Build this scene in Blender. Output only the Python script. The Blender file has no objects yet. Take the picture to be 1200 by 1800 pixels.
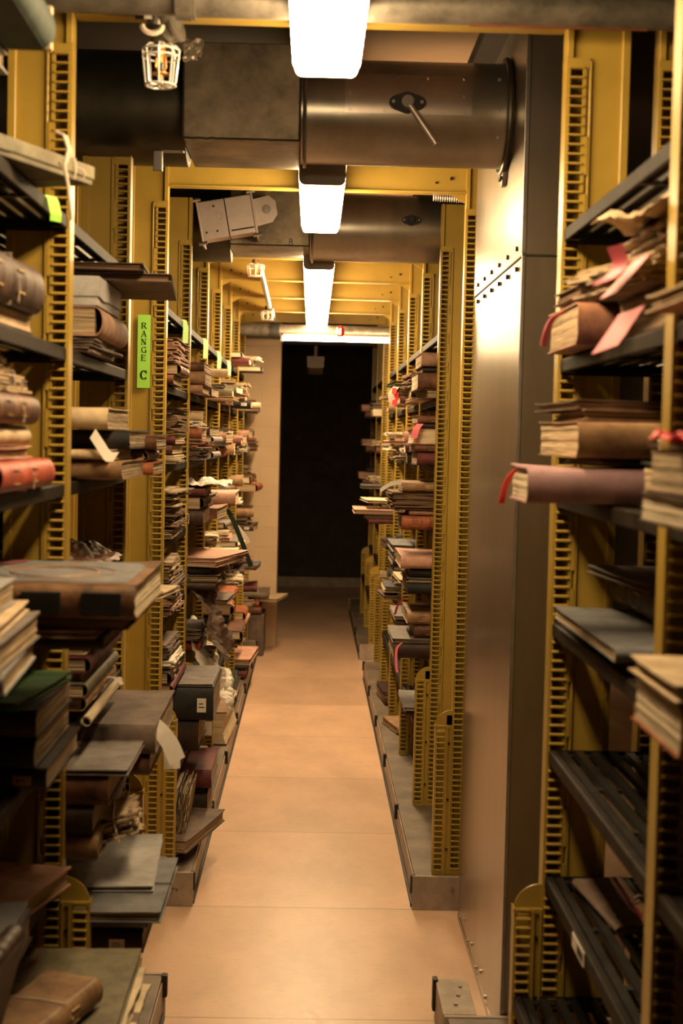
import bpy, bmesh, math, random
from mathutils import Vector, Matrix, noise as mnoise
S = bpy.context.scene
COL = S.collection
R = math.radians
rnd = random.Random(7)

# ---------------------------------------------------------------- camera
F = 2500.0
EYE = 1.57
VPX, VPY, ROLL = 549.0, 771.0, 0.0215
dY = Vector((VPX-600, 900-VPY, -F)).normalized()
zc = Vector((math.sin(ROLL), math.cos(ROLL), 0))
zc = (zc - dY*zc.dot(dY)).normalized()
xc = dY.cross(zc)
RW = Matrix((xc, dY, zc))            # camera coords -> world coords
cam_data = bpy.data.cameras.new('camera')
cam = bpy.data.objects.new('camera', cam_data)
COL.objects.link(cam)
cam.matrix_world = Matrix.Translation((0, 0, EYE)) @ RW.to_4x4()
cam_data.sensor_fit = 'VERTICAL'
cam_data.sensor_height = 36
cam_data.sensor_width = 24
cam_data.lens = F/1800*36
cam_data.dof.use_dof = True
cam_data.dof.focus_distance = 5.0
cam_data.dof.aperture_fstop = 4.5
cam_data.clip_start = .05
S.camera = cam

def at(px, py, Y):
    d = RW @ Vector(((px-600)/F, (900-py)/F, -1))
    return Vector((0, 0, EYE)) + d*(Y/d.y)
def proj(p):
    c = RW.transposed() @ (Vector(p)-Vector((0, 0, EYE)))
    return (600+F*c.x/-c.z, 900-F*c.y/-c.z)
def x_at(px, Y, z):
    a, b = proj((-.4, Y, z))[0], proj((.4, Y, z))[0]
    return -.4+.8*(px-a)/(b-a)

# ---------------------------------------------------------------- world, exposure, lamp light
w = bpy.data.worlds.new('world'); S.world = w; w.use_nodes = True
bg = w.node_tree.nodes['Background']
bg.inputs[0].default_value = (1, .72, .42, 1); bg.inputs[1].default_value = .002
S.view_settings.view_transform = 'Standard'
S.view_settings.look = 'None'
S.view_settings.gamma = 1
S.view_settings.exposure = 0.0
LAMP = (1.0, .70, .37)
LAMP_STRENGTH = 60.0
TUBE_STRENGTH = 75.0

# ---------------------------------------------------------------- materials
def mat(name, col, rough=.6, metal=0., var=.3, scale=9., bump=.25, bscale=70., col2=None,
        stretch=(1, 1, 1), rand=.12, spec=.4, rvar=0., coat=0.):
    m = bpy.data.materials.new(name); m.use_nodes = True
    nt = m.node_tree; N = nt.nodes; L = nt.links
    b = N['Principled BSDF']
    tc = N.new('ShaderNodeTexCoord'); oi = N.new('ShaderNodeObjectInfo')
    mul = N.new('ShaderNodeMath'); mul.operation = 'MULTIPLY'; mul.inputs[1].default_value = 9.
    L.new(oi.outputs['Random'], mul.inputs[0])
    add = N.new('ShaderNodeVectorMath'); add.operation = 'ADD'
    L.new(tc.outputs['Object'], add.inputs[0]); L.new(mul.outputs[0], add.inputs[1])
    mp = N.new('ShaderNodeMapping'); mp.inputs['Scale'].default_value = stretch
    L.new(add.outputs[0], mp.inputs[0])
    n1 = N.new('ShaderNodeTexNoise'); n1.inputs['Scale'].default_value = scale
    n1.inputs['Detail'].default_value = 6; n1.inputs['Roughness'].default_value = .65
    L.new(mp.outputs[0], n1.inputs['Vector'])
    cr = N.new('ShaderNodeValToRGB'); cr.color_ramp.elements[0].position = .36; cr.color_ramp.elements[1].position = .66
    c2 = col2 or tuple(c*(1-var) for c in col)
    c1 = tuple(min(1, c*(1+var*.35)) for c in col)
    cr.color_ramp.elements[0].color = (*c2, 1); cr.color_ramp.elements[1].color = (*c1, 1)
    L.new(n1.outputs['Fac'], cr.inputs[0])
    hs = N.new('ShaderNodeHueSaturation')
    mr = N.new('ShaderNodeMapRange'); mr.inputs['To Min'].default_value = 1-rand; mr.inputs['To Max'].default_value = 1+rand
    L.new(oi.outputs['Random'], mr.inputs['Value']); L.new(mr.outputs[0], hs.inputs['Value'])
    L.new(cr.outputs[0], hs.inputs['Color']); L.new(hs.outputs[0], b.inputs['Base Color'])
    b.inputs['Roughness'].default_value = rough; b.inputs['Metallic'].default_value = metal
    b.inputs['Specular IOR Level'].default_value = spec
    b.inputs['Coat Weight'].default_value = coat
    if rvar:
        m2 = N.new('ShaderNodeMapRange'); m2.inputs['To Min'].default_value = rough-rvar; m2.inputs['To Max'].default_value = rough+rvar
        L.new(n1.outputs['Fac'], m2.inputs['Value']); L.new(m2.outputs[0], b.inputs['Roughness'])
    if bump:
        n2 = N.new('ShaderNodeTexNoise'); n2.inputs['Scale'].default_value = bscale; n2.inputs['Detail'].default_value = 3
        L.new(mp.outputs[0], n2.inputs['Vector'])
        bp = N.new('ShaderNodeBump'); bp.inputs['Strength'].default_value = bump; bp.inputs['Distance'].default_value = .002
        L.new(n2.outputs['Fac'], bp.inputs['Height']); L.new(bp.outputs[0], b.inputs['Normal'])
    return m

M = {}
M['yellow'] = mat('yellow_enamel', (.40, .265, .045), .36, var=.14, scale=5, bump=.12, bscale=120, rand=.03, spec=.5)
M['plate'] = mat('patched_plate', (.42, .36, .32), .33, .85, var=.2, scale=6, bump=.05, rand=.02)
M['rail'] = mat('worn_rail', (.020, .015, .011), .6, var=.5, scale=20, bump=.2, spec=.12)
M['black'] = mat('black_enamel', (.016, .0145, .013), .42, var=.4, scale=14, bump=.15, rand=.05, spec=.30, rvar=.10)
M['duct'] = mat('galvanized_duct', (.36, .33, .29), .31, .85, var=.30, scale=4, bump=.03, bscale=14, stretch=(1, 1, .35), rand=.02, rvar=.05)
M['ductdark'] = mat('oxidised_duct', (.11, .10, .075), .42, .85, var=.35, scale=5, bump=.10, bscale=22, rand=.02, rvar=.08)
M['ductside'] = mat('brushed_duct', (.44, .39, .33), .30, .92, var=.22, scale=2.5, bump=.015, bscale=6, stretch=(1, 1, .3), rand=.02, rvar=.03)
M['boxsheet'] = mat('stained_sheet', (.30, .245, .18), .48, .6, var=.55, scale=7, bump=.3, bscale=16, rand=.02)
M['seal'] = mat('dark_sealant', (.03, .025, .02), .6, 0)
M['foil'] = mat('foil_tape', (.75, .68, .55), .3, .5, bump=1.0, bscale=40)
M['pipe'] = mat('grey_pipe', (.17, .15, .12), .42, .5, var=.45, scale=16, bump=.3, bscale=50, rand=.02)
M['rust'] = mat('rusty_red', (.20, .05, .03), .6, .1)
M['chrome'] = mat('chrome', (.75, .72, .68), .18, 1, var=.1, bump=0)
M['wire'] = mat('white_wire', (.85, .83, .8), .3, .3, var=.05, bump=0)
M['brass'] = mat('brass', (.5, .22, .07), .35, .9)
M['steel'] = mat('pale_steel', (.62, .54, .52), .38, .6, var=.12, scale=10, bump=.08)
M['bolt'] = mat('dark_bolt', (.05, .045, .04), .4, .6, bump=0)
M['screw'] = mat('zinc_screw', (.45, .42, .4), .35, .9, bump=0)
M['plinth'] = mat('plinth_paint', (.175, .135, .10), .5, 0, var=.45, scale=6, bump=.2, bscale=40, rand=.02)
M['plinthend'] = mat('plinth_end_paint', (.36, .29, .23), .5, 0, var=.3, scale=12, bump=.15, rand=.02)
M['rubber'] = mat('black_rubber', (.015, .014, .013), .55)
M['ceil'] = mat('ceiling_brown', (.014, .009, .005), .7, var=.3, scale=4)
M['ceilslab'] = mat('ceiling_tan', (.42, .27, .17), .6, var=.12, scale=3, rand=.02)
M['wall'] = mat('dark_wall', (.055, .038, .022), .8, var=.3)
M['housing'] = mat('lamp_housing', (.20, .16, .14), .5, var=.1, bump=0)
M['page'] = mat('page_edges', (.42, .31, .19), .85, var=.5, scale=20, bump=.8, bscale=24, stretch=(.4, .4, 14), rand=.18, spec=.2)
M['pagelight'] = mat('page_edges_light', (.66, .55, .38), .85, var=.35, scale=20, bump=.8, bscale=24, stretch=(.4, .4, 14), rand=.1, spec=.2)
M['pagedark'] = mat('page_edges_dark', (.20, .12, .07), .85, var=.5, scale=20, bump=.8, bscale=24, stretch=(.4, .4, 14), rand=.15, spec=.2)
M['paper'] = mat('white_paper', (.72, .66, .58), .7, var=.1, scale=10, bump=.2, rand=.05)
M['string'] = mat('cotton_string', (.62, .52, .42), .8, var=.1, bump=.2)
M['darkstring'] = mat('dark_string', (.07, .04, .03), .8)
M['redtie'] = mat('red_tape', (.30, .04, .04), .6)
M['pink'] = mat('pink_paper', (1.0, .24, .30), .5, var=.1, bump=0)
M['red'] = mat('red_paper', (.95, .05, .05), .5, var=.1, bump=0)
M['green'] = mat('green_paper', (.36, .78, .10), .5, var=.04, bump=0, rand=.02)
M['palegreen'] = mat('pale_green_tape', (.55, .85, .35), .5, var=.05, bump=0)
M['ink'] = mat('black_ink', (.01, .01, .01), .6, bump=0)
M['gold'] = mat('gilt', (.55, .36, .12), .45, .4, var=.4, scale=40)
M['redlamp'] = mat('red_lens', (.35, .015, .01), .2, 0, bump=0)
CC = {  # cover colours: worn look from a second tone
 'brown leather': ((.15, .062, .026), (.05, .02, .012)),
 'dark brown leather': ((.055, .027, .017), (.022, .011, .008)),
 'orange brown leather': ((.34, .11, .04), (.15, .035, .02)),
 'tan leather': ((.33, .20, .10), (.17, .09, .045)),
 'maroon': ((.13, .028, .028), (.06, .014, .014)),
 'black cloth': ((.02, .018, .018), (.008, .008, .008)),
 'grey board': ((.19, .17, .155), (.12, .10, .09)),
 'blue grey board': ((.145, .145, .15), (.09, .09, .095)),
 'pale grey board': ((.36, .35, .34), (.27, .26, .25)),
 'brown board': ((.16, .11, .085), (.09, .06, .045)),
 'pinkish board': ((.56, .32, .24), (.42, .22, .16)),
 'pinkish brown board': ((.38, .22, .15), (.22, .12, .08)),
 'cream board': ((.60, .47, .30), (.42, .30, .18)),
 'dark green cloth': ((.018, .036, .022), (.010, .018, .013)),
 'worn tan leather': ((.24, .12, .05), (.06, .03, .018)),
 'patched leather': ((.46, .22, .11), (.17, .07, .085)),
 'bright green board': ((.10, .28, .06), (.05, .16, .04)),
 'mauve cloth': ((.44, .27, .28), (.32, .19, .21)),
 'red leather': ((.38, .07, .035), (.22, .035, .02)),
 'olive grey board': ((.16, .14, .085), (.10, .085, .05)),
}
for k, (a, b_) in CC.items():
    M[k] = mat('cover_'+k.replace(' ', '_'), a, .52 if 'leather' in k else .68, var=.3, scale=16, col2=b_, bump=.35, bscale=90, rand=.14, spec=.35)

def emis(name, strength, col=LAMP):
    m = bpy.data.materials.new(name); m.use_nodes = True
    b = m.node_tree.nodes['Principled BSDF']
    b.inputs['Base Color'].default_value = (.8, .78, .72, 1)
    b.inputs['Emission Color'].default_value = (*col, 1)
    b.inputs['Emission Strength'].default_value = strength
    return m
M['glow'] = emis('lamp_diffuser', LAMP_STRENGTH)
M['tube'] = emis('bare_tube', TUBE_STRENGTH)
M['offlamp'] = mat('unlit_diffuser', (.6, .52, .4), .4, bump=0)

def floor_mat():
    m = mat('floor_tan', (.66, .435, .29), .34, var=.20, scale=2.2, bump=.10, bscale=30, rand=0, spec=.5, stretch=(1.4, .8, 1))
    nt = m.node_tree; N = nt.nodes; L = nt.links; b = N['Principled BSDF']
    tc = N['Texture Coordinate']; sep = N.new('ShaderNodeSeparateXYZ'); L.new(tc.outputs['Object'], sep.inputs[0])
    def mth(op, a, bv):
        q = N.new('ShaderNodeMath'); q.operation = op
        if hasattr(a, 'links'): L.new(a, q.inputs[0])
        else: q.inputs[0].default_value = a
        if hasattr(bv, 'links'): L.new(bv, q.inputs[1])
        elif bv is not None: q.inputs[1].default_value = bv
        return q.outputs[0]
    t = mth('DIVIDE', mth('SUBTRACT', sep.outputs['Y'], 4.69), .914)
    fr = mth('FRACT', t, None); line = mth('LESS_THAN', fr, .0045)
    wn = N.new('ShaderNodeTexWhiteNoise'); wn.noise_dimensions = '1D'; L.new(mth('FLOOR', t, None), wn.inputs['W'])
    base = b.inputs['Base Color'].links[0].from_socket
    hs = N.new('ShaderNodeHueSaturation'); L.new(base, hs.inputs['Color'])
    mr = N.new('ShaderNodeMapRange'); mr.inputs['To Min'].default_value = .9; mr.inputs['To Max'].default_value = 1.06
    L.new(wn.outputs[0], mr.inputs[0]); L.new(mr.outputs[0], hs.inputs['Value'])
    # fine grey streaks of the marbled linoleum
    mp = N.new('ShaderNodeMapping'); mp.inputs['Scale'].default_value = (14, 42, 1); L.new(tc.outputs['Object'], mp.inputs[0])
    ns = N.new('ShaderNodeTexNoise'); ns.inputs['Scale'].default_value = 2.; ns.inputs['Detail'].default_value = 5; L.new(mp.outputs[0], ns.inputs['Vector'])
    cr = N.new('ShaderNodeValToRGB'); cr.color_ramp.elements[0].position = .60; cr.color_ramp.elements[1].position = .70
    L.new(ns.outputs['Fac'], cr.inputs[0])
    sm = mth('MULTIPLY', cr.outputs[0], .30)
    mx0 = N.new('ShaderNodeMix'); mx0.data_type = 'RGBA'; L.new(sm, mx0.inputs[0]); L.new(hs.outputs[0], mx0.inputs[6]); mx0.inputs[7].default_value = (.33, .22, .15, 1)
    mx = N.new('ShaderNodeMix'); mx.data_type = 'RGBA'; L.new(line, mx.inputs[0]); L.new(mx0.outputs[2], mx.inputs[6]); mx.inputs[7].default_value = (.20, .12, .07, 1)
    L.new(mx.outputs[2], b.inputs['Base Color'])
    rr = N.new('ShaderNodeMapRange'); rr.inputs['To Min'].default_value = .27; rr.inputs['To Max'].default_value = .45; L.new(ns.outputs['Fac'], rr.inputs[0]); L.new(rr.outputs[0], b.inputs['Roughness'])
    return m
M['floor'] = floor_mat()
def brick_mat():
    m = mat('painted_brick', (.60, .44, .28), .6, var=.1, scale=3, bump=0, rand=0)
    nt = m.node_tree; N = nt.nodes; L = nt.links; b = N['Principled BSDF']
    tc = N['Texture Coordinate']; mp = N.new('ShaderNodeMapping'); mp.inputs['Rotation'].default_value = (R(90), 0, 0); L.new(tc.outputs['Object'], mp.inputs[0])
    bt = N.new('ShaderNodeTexBrick'); bt.inputs['Scale'].default_value = 1; bt.inputs['Brick Width'].default_value = .39; bt.inputs['Row Height'].default_value = .15
    bt.inputs['Mortar Size'].default_value = .006; L.new(mp.outputs[0], bt.inputs['Vector'])
    bp = N.new('ShaderNodeBump'); bp.invert = True; bp.inputs['Strength'].default_value = .8; bp.inputs['Distance'].default_value = .006
    L.new(bt.outputs['Fac'], bp.inputs['Height']); L.new(bp.outputs[0], b.inputs['Normal'])
    return m
M['brick'] = brick_mat()

# ---------------------------------------------------------------- mesh helpers
class MB:
    def __init__(s): s.v = []; s.f = []; s.mi = []; s.m = 0; s.X = Matrix.Identity(4)
    def add(s, vs, fs):
        o = len(s.v); s.v += [tuple(s.X @ Vector(p)) for p in vs]
        s.f += [tuple(i+o for i in f) for f in fs]; s.mi += [s.m]*len(fs)
        return s
    def box(s, x0, x1, y0, y1, z0, z1):
        return s.add([(x, y, z) for x in (x0, x1) for y in (y0, y1) for z in (z0, z1)],
              [(0, 1, 3, 2), (4, 6, 7, 5), (0, 4, 5, 1), (2, 3, 7, 6), (0, 2, 6, 4), (1, 5, 7, 3)])
    def prism(s, poly, axis, a, b):      # poly in the other two axes
        n = len(poly)
        def P(u, v, t): return {'x': (t, u, v), 'y': (u, t, v), 'z': (u, v, t)}[axis]
        vs = [P(u, v, a) for u, v in poly]+[P(u, v, b) for u, v in poly]
        fs = [tuple(range(n)), tuple(range(2*n-1, n-1, -1))]+[(i, (i+1) % n, n+(i+1) % n, n+i) for i in range(n)]
        return s.add(vs, fs)
    def tube(s, pts, r, n=8, caps=True, closed=False):
        pts = [Vector(p) for p in pts]; rs = r if isinstance(r, (list, tuple)) else [r]*len(pts)
        vs = []; fs = []; up = None
        for i, p in enumerate(pts):
            if closed: t = pts[(i+1) % len(pts)]-pts[i-1]
            else: t = pts[min(i+1, len(pts)-1)]-pts[max(i-1, 0)]
            if t.length < 1e-9: t = Vector((0, 0, 1))
            t.normalize()
            if up is None: up = Vector((0, 0, 1)) if abs(t.z) < .9 else Vector((1, 0, 0))
            a = t.cross(up)
            if a.length < 1e-4: a = t.cross(Vector((1, .3, 0)))
            a.normalize(); b = t.cross(a); up = -b if b.dot(up) < 0 else b
            for k in range(n):
                th = 2*math.pi*k/n
                vs.append(p+(a*math.cos(th)+b*math.sin(th))*rs[i])
        m = len(pts)
        for i in range(m if closed else m-1):
            for k in range(n):
                j = (i+1) % m
                fs.append((i*n+k, i*n+(k+1) % n, j*n+(k+1) % n, j*n+k))
        if caps and not closed: fs += [tuple(range(n-1, -1, -1)), tuple((m-1)*n+k for k in range(n))]
        return s.add(vs, fs)
    def cyl(s, c, axis, r, h, n=16):
        c = Vector(c); d = Vector({'x': (1, 0, 0), 'y': (0, 1, 0), 'z': (0, 0, 1)}[axis])*h/2
        return s.tube([c-d, c+d], r, n)
    def slab(s, lx, ly, z0, t, nx=4, ny=4, dz=None, edge=None):
        """flat sheet centred on the origin with thickness t, optional bending dz(x,y) and ragged edge(k)"""
        vs = []; fs = []
        E = edge or (lambda k: 0)
        for lay in (0, 1):
            for i in range(nx+1):
                for j in range(ny+1):
                    x = -lx/2+lx*i/nx; y = -ly/2+ly*j/ny
                    if i == 0: x += E(j)
                    if i == nx: x -= E(j+31)
                    if j == 0: y += E(i+57)
                    if j == ny: y -= E(i+91)
                    z = z0+lay*t+(dz(x/lx*2, y/ly*2) if dz else 0)
                    vs.append((x, y, z))
        q = lambda l, i, j: l*(nx+1)*(ny+1)+i*(ny+1)+j
        for i in range(nx):
            for j in range(ny):
                fs.append((q(0, i, j), q(0, i, j+1), q(0, i+1, j+1), q(0, i+1, j)))
                fs.append((q(1, i, j), q(1, i+1, j), q(1, i+1, j+1), q(1, i, j+1)))
        for i in range(nx):
            fs.append((q(0, i, 0), q(0, i+1, 0), q(1, i+1, 0), q(1, i, 0)))
            fs.append((q(0, i, ny), q(1, i, ny), q(1, i+1, ny), q(0, i+1, ny)))
        for j in range(ny):
            fs.append((q(0, 0, j), q(1, 0, j), q(1, 0, j+1), q(0, 0, j+1)))
            fs.append((q(0, nx, j), q(0, nx, j+1), q(1, nx, j+1), q(1, nx, j)))
        return s.add(vs, fs)
    def ribbon(s, pts, wv, th=.0006):
        pts = [Vector(p) for p in pts]; wv = Vector(wv)
        vs = []; fs = []
        for i, p in enumerate(pts):
            t = pts[min(i+1, len(pts)-1)]-pts[max(i-1, 0)]
            n = t.cross(wv); n = n.normalized()*th/2
            vs += [p-wv/2-n, p+wv/2-n, p+wv/2+n, p-wv/2+n]
        m = len(pts)
        for i in range(m-1):
            for k in range(4): fs.append((i*4+k, i*4+(k+1) % 4, i*4+4+(k+1) % 4, i*4+4+k))
        fs += [(3, 2, 1, 0), tuple((m-1)*4+k for k in range(4))]
        return s.add(vs, fs)
    def build(s, name, mats, parent=None, bevel=0, smooth=False, seg=2):
        me = bpy.data.meshes.new(name); me.from_pydata(s.v, [], s.f)
        if not isinstance(mats, (list, tuple)): mats = [mats]
        for m_ in mats: me.materials.append(M[m_] if isinstance(m_, str) else m_)
        me.polygons.foreach_set('material_index', s.mi)
        bm = bmesh.new(); bm.from_mesh(me)
        bmesh.ops.recalc_face_normals(bm, faces=bm.faces)
        if bevel: bmesh.ops.bevel(bm, geom=list(bm.edges), offset=bevel, segments=seg, affect='EDGES', profile=.6)
        bm.to_mesh(me); bm.free()
        if smooth:
            me.polygons.foreach_set('use_smooth', [True]*len(me.polygons))
            me.set_sharp_from_angle(angle=R(40))
        o = bpy.data.objects.new(name, me); COL.objects.link(o); o.parent = parent
        return o

def tag(o, label=None, cat=None, group=None, kind=None):
    if label: o['label'] = label
    if cat: o['category'] = cat
    if group: o['group'] = group
    if kind: o['kind'] = kind
    return o
def empty(name, loc=(0, 0, 0), rot=(0, 0, 0)):
    o = bpy.data.objects.new(name, None); o.empty_display_size = .05
    COL.objects.link(o); o.location = loc; o.rotation_euler = rot
    return o
def children(o): return [c for c in bpy.data.objects if c.parent == o]
KIDS = {}
def copy_tree(o, parent=None):
    c = o.copy(); COL.objects.link(c); c.parent = parent
    if o.name not in KIDS: KIDS[o.name] = children(o)
    for ch in KIDS[o.name]: copy_tree(ch, c)
    return c
def struct(o): o['kind'] = 'structure'; return o

# ================================================================= SETTING
PY = dict(left=[1.94, 2.85, 3.76, 4.71, 5.62, 6.53, 7.45, 8.36, 9.27, 10.10],
          right=[1.02, 1.94, 2.85, 4.71, 5.62, 6.53, 7.45, 8.36, 9.27, 10.10, 11.01, 11.92])
ZP = .112                                           # plinth top
struct(MB().box(-2.6, 2.6, -1.2, 15.2, -.12, 0).build('floor', 'floor'))
struct(MB().box(-2.6, 2.6, -1.2, 15.2, 2.68, 2.8).build('ceiling', 'ceil'))
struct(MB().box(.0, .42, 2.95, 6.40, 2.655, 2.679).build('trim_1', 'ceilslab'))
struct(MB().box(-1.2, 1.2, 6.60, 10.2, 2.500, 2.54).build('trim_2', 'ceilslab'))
struct(MB().box(-2.7, -2.6, -1.2, 15.2, 0, 2.7).build('wall_left', 'wall'))
struct(MB().box(2.6, 2.7, -1.2, 15.2, 0, 2.7).build('wall_right', 'wall'))
struct(MB().box(-2.6, 2.6, 15.1, 15.2, 0, 2.7).build('wall_back', 'wall'))
struct(MB().box(-2.6, 2.6, -1.3, -1.2, 0, 2.7).build('wall_front', 'wall'))
struct(MB().box(-2.6, 2.6, 15.07, 15.1, 0, .10).build('baseboard_back', 'plinthend'))
struct(MB().box(-1.2, -.245, 10.62, 10.95, 0, 2.68).build('wall_pillar', 'brick', bevel=.006))

# ---------------------------------------------------------------- uprights
PITCH = .0188
def ladder(mb, x0, x1, z0, z1, y=0, rail=.0075):
    mb.box(x0, x0+rail, y, y+.004, z0, z1); mb.box(x1-rail, x1, y, y+.004, z0, z1)
    n = int((z1-z0)/PITCH)
    a, b = x0+rail*.6, x1-rail*.6
    for i in range(n+1):
        z = z0+i*PITCH
        # louvred rung: bulges forward at the lower lip
        mb.prism([(y+.003, z-.001), (y-.0035, z+.0005), (y-.0035, z+.003), (y+.001, z+.0054), (y+.003, z+.0054)], 'x', a, b)
def make_upright(side, z_low=ZP, bracket=True, zt=2.50):
    s = 1 if side == 'right' else -1
    root = empty('shelf_upright')
    def mbx():
        m = MB(); m.X = Matrix.Diagonal((s, 1, 1, 1)); return m
    z0 = ZP+.001
    m = mbx(); zf = min(2.315, zt-.02); ladder(m, 0, .040, z0+.02, zf)
    m.box(0, .002, .004, .046, z0, zf+.025)                    # return facing the aisle
    m.box(0, .040, 0, .004, z0, z0+.02); m.box(0, .046, 0, .004, zf, zf+.02)
    for i in range(4, 110, 6): m.box(.040, .0455, -.001, .005, z0+i*PITCH, z0+(i+4)*PITCH)
    m.build('slotted_flange', 'yellow', root)
    m = mbx(); m.box(.040, .114, .006, .010, z0, zf+.02)
    if zt > 2.4: m.box(.012, .114, .006, .010, 2.335, 2.50)
    m.box(.002, .124, .046, .050, z0, zt)
    m.build('web_panel', 'yellow', root)
    m = mbx(); m.box(.110, .126, -.003, .012, z0, zt); m.box(.046, .051, 0, .007, z0, zf+.015); m.box(.122, .126, .012, .046, z0, zt)
    if zt > 2.4: m.box(0, .013, -.002, .046, 2.335, 2.50)
    m.build('edge_rib', 'yellow', root, bevel=.0012, seg=1)
    m = mbx()
    for i in range(1, 11): m.cyl((.1175, -.004, z0+i*.19), 'y', .0028, .004, 8)
    m.build('rivet_row', 'yellow', root)
    if bracket:
        m = mbx(); ladder(m, -.056, -.018, z0+.015, .62); m.box(-.056, -.018, 0, .004, z0, z0+.016)
        m.box(-.056, -.054, .004, .040, z0, .62)
        m.box(-.018, 0, .004, .008, z0, .655); m.box(-.019, -.014, -.004, .006, z0, .62); m.box(-.004, .001, -.004, .006, z0, .62)
        m.box(-.056, 0, .032, .036, z0, .60)
        m.box(-.058, .002, -.002, .004, .612, .622)
        arc = [(0, .61)]+[(-.056+.056*(1-math.cos(t)) if False else -.056*math.cos(t), .62+.052*math.sin(t)) for t in [i*math.pi/2/10 for i in range(11)]]
        m.prism(arc, 'y', .004, .008)
        b = m.build('foot_bracket', 'yellow', root)
        m = mbx()
        for zz in (.20, .37, .56): m.tube([(-.009, -.001, zz), (-.009, .005, zz)], .0042, 8)
        m.build('bolt', 'bolt', b)
    return root
ORD = ['first', 'second', 'third', 'fourth', 'fifth', 'sixth', 'seventh', 'eighth', 'ninth', 'tenth', 'eleventh', 'twelfth', 'thirteenth']
for side in ('left', 'right'):
    s = 1 if side == 'right' else -1
    proto = make_upright(side)
    first = True; backp = None
    for i, y in enumerate(PY[side]):
        short = side == 'left' and abs(y-3.76) < .01
        o = make_upright(side, zt=2.292) if short else proto if first else copy_tree(proto)
        if not short: first = False
        o.location = (s*.488, y, 0)
        tag(o, f'yellow enamelled slotted steel upright facing the aisle, {ORD[i]} post along the {side} side', 'shelf upright', f'slotted uprights along the {side} of the aisle')
    # far row of the double-faced range, plainer
    for i, y in enumerate(PY[side][:7]):
        if backp is None: backp = make_upright(side, bracket=False); b = backp
        elif side == 'left' and abs(y-3.76) < .01: b = make_upright(side, bracket=False, zt=2.292)
        else: b = copy_tree(backp)
        b.location = (s*.672, y, 0)
        tag(b, f'yellow steel upright set back from the aisle, behind {ORD[i]} front post on {side}', 'shelf upright', f'rear uprights of the {side} ranges')

# ---------------------------------------------------------------- plinths
def plinth(side, y0, y1, clips, label, near_end=True):
    s = 1 if side == 'right' else -1
    root = tag(empty('shelf_plinth', (s*.6, (y0+y1)/2, 0)), label, 'plinth')
    def mk():
        m = MB(); m.X = Matrix.Translation((-s*.6, -(y0+y1)/2, 0)) @ Matrix.Diagonal((s, 1, 1, 1)); return m
    mk().box(.375, .95, y0+.004, y1-.004, .09, ZP).build('top_plate', 'plinth', root, bevel=.002)
    mk().box(.372, .386, y0+.008, y1-.008, 0, .096).build('side_panel', 'plinthend', root)
    mk().box(.366, .95, y0, y0+.014, 0, ZP+.003).build('end_panel', 'plinthend', root, bevel=.002)
    mk().box(.366, .95, y1-.014, y1, 0, ZP+.003).build('end_panel', 'plinthend', root, bevel=.002)
    mk().box(.364, .371, y0+.03, y1-.03, 0, .012).build('floor_strip', 'rubber', root)
    for c in clips:
        m = mk(); m.box(.360, .378, c-.012, c+.012, .055, ZP+.003); m.build('corner_clip', 'rubber', root, bevel=.003)
    m = mk(); m.cyl((.50, y0-.003, .075), 'y', .007, .008, 10); m.build('screw', 'screw', root)
    return root
plinth('left', -.2, 3.80, [1.94, 2.85, 3.785], 'long low plinth under the nearest left shelves, mostly hidden by books')
plinth('right', -.2, 3.54, [1.94, 2.85], 'grey painted plinth under the nearest right shelves, in front of the duct')
plinth('left', 4.685, 10.15, [4.70, 5.63, 6.54, 7.46, 8.37, 9.28, 10.135], 'grey painted plinth under Range C on the left with black clips')
plinth('right', 4.685, 9.31, [4.70, 5.63, 6.54, 7.46, 8.37, 9.295], 'grey painted empty-topped plinth under the long right range with black clips')
plinth('right', 10.06, 13.0, [10.08, 11.0], 'dim grey plinth of the farthest right range beyond the cross aisle')
# plinth end beside the duct
t = tag(empty('plinth_end_box', (.405, 3.67, 0)), 'short plinth end with screws, sticking out beside the tall silver duct', 'plinth')
MB().box(-.040, .046, -.12, .12, 0, .112).build('housing', 'plinthend', t, bevel=.002)
MB().box(-.048, -.034, .095, .125, .03, .118).build('corner_clip', 'rubber', t, bevel=.003)
m = MB()
for yy in (-.06, .0, .06): m.cyl((.01+yy*.2, yy, .114), 'z', .005, .006, 8)
m.build('screw', 'screw', t)

# ---------------------------------------------------------------- shelves
LEVELS = [2.00, 1.74, 1.47, 1.21, .95, .69, .44]        # top faces
LNAME = ['top', 'second', 'third', 'fourth', 'fifth', 'sixth', 'lowest']
def make_shelf(wide):
    root = empty('slatted_shelf'); x0 = -.058 if wide else 0
    m = MB(); n = 10 if wide else 9
    for k in range(n):
        a = x0+.016+k*.034
        if a+.024 > .312: break
        # channel slat: raised with rolled lips
        m.prism([(a, -.012), (a+.004, -.001), (a+.020, -.001), (a+.024, -.012), (a+.021, -.012), (a+.018, -.004), (a+.006, -.004), (a+.003, -.012)], 'y', -.425, .425)
    for y in (-.42, -.14, .14, .42): m.box(x0+.006, .31, y-.009, y+.009, -.014, -.008)
    m.build('slatted_deck', 'black', root)
    m = MB(); m.prism([(x0, -.026), (x0+.004, -.028), (x0+.008, -.004), (x0+.016, -.003), (x0+.016, 0), (x0+.003, 0), (x0, -.003)], 'y', -.428, .428)
    m.build('front_rail', 'rail', root, bevel=.0008, seg=1)
    for y in (-.43, .43):
        m = MB(); m.box(x0+.004, .31, y-.0015, y+.0015, -.032, .0); m.build('end_bracket', 'black', root)
    return root
SH = {}
for side in ('left', 'right'):
    for wide in (False, True):
        SH[side, wide] = None
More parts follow.
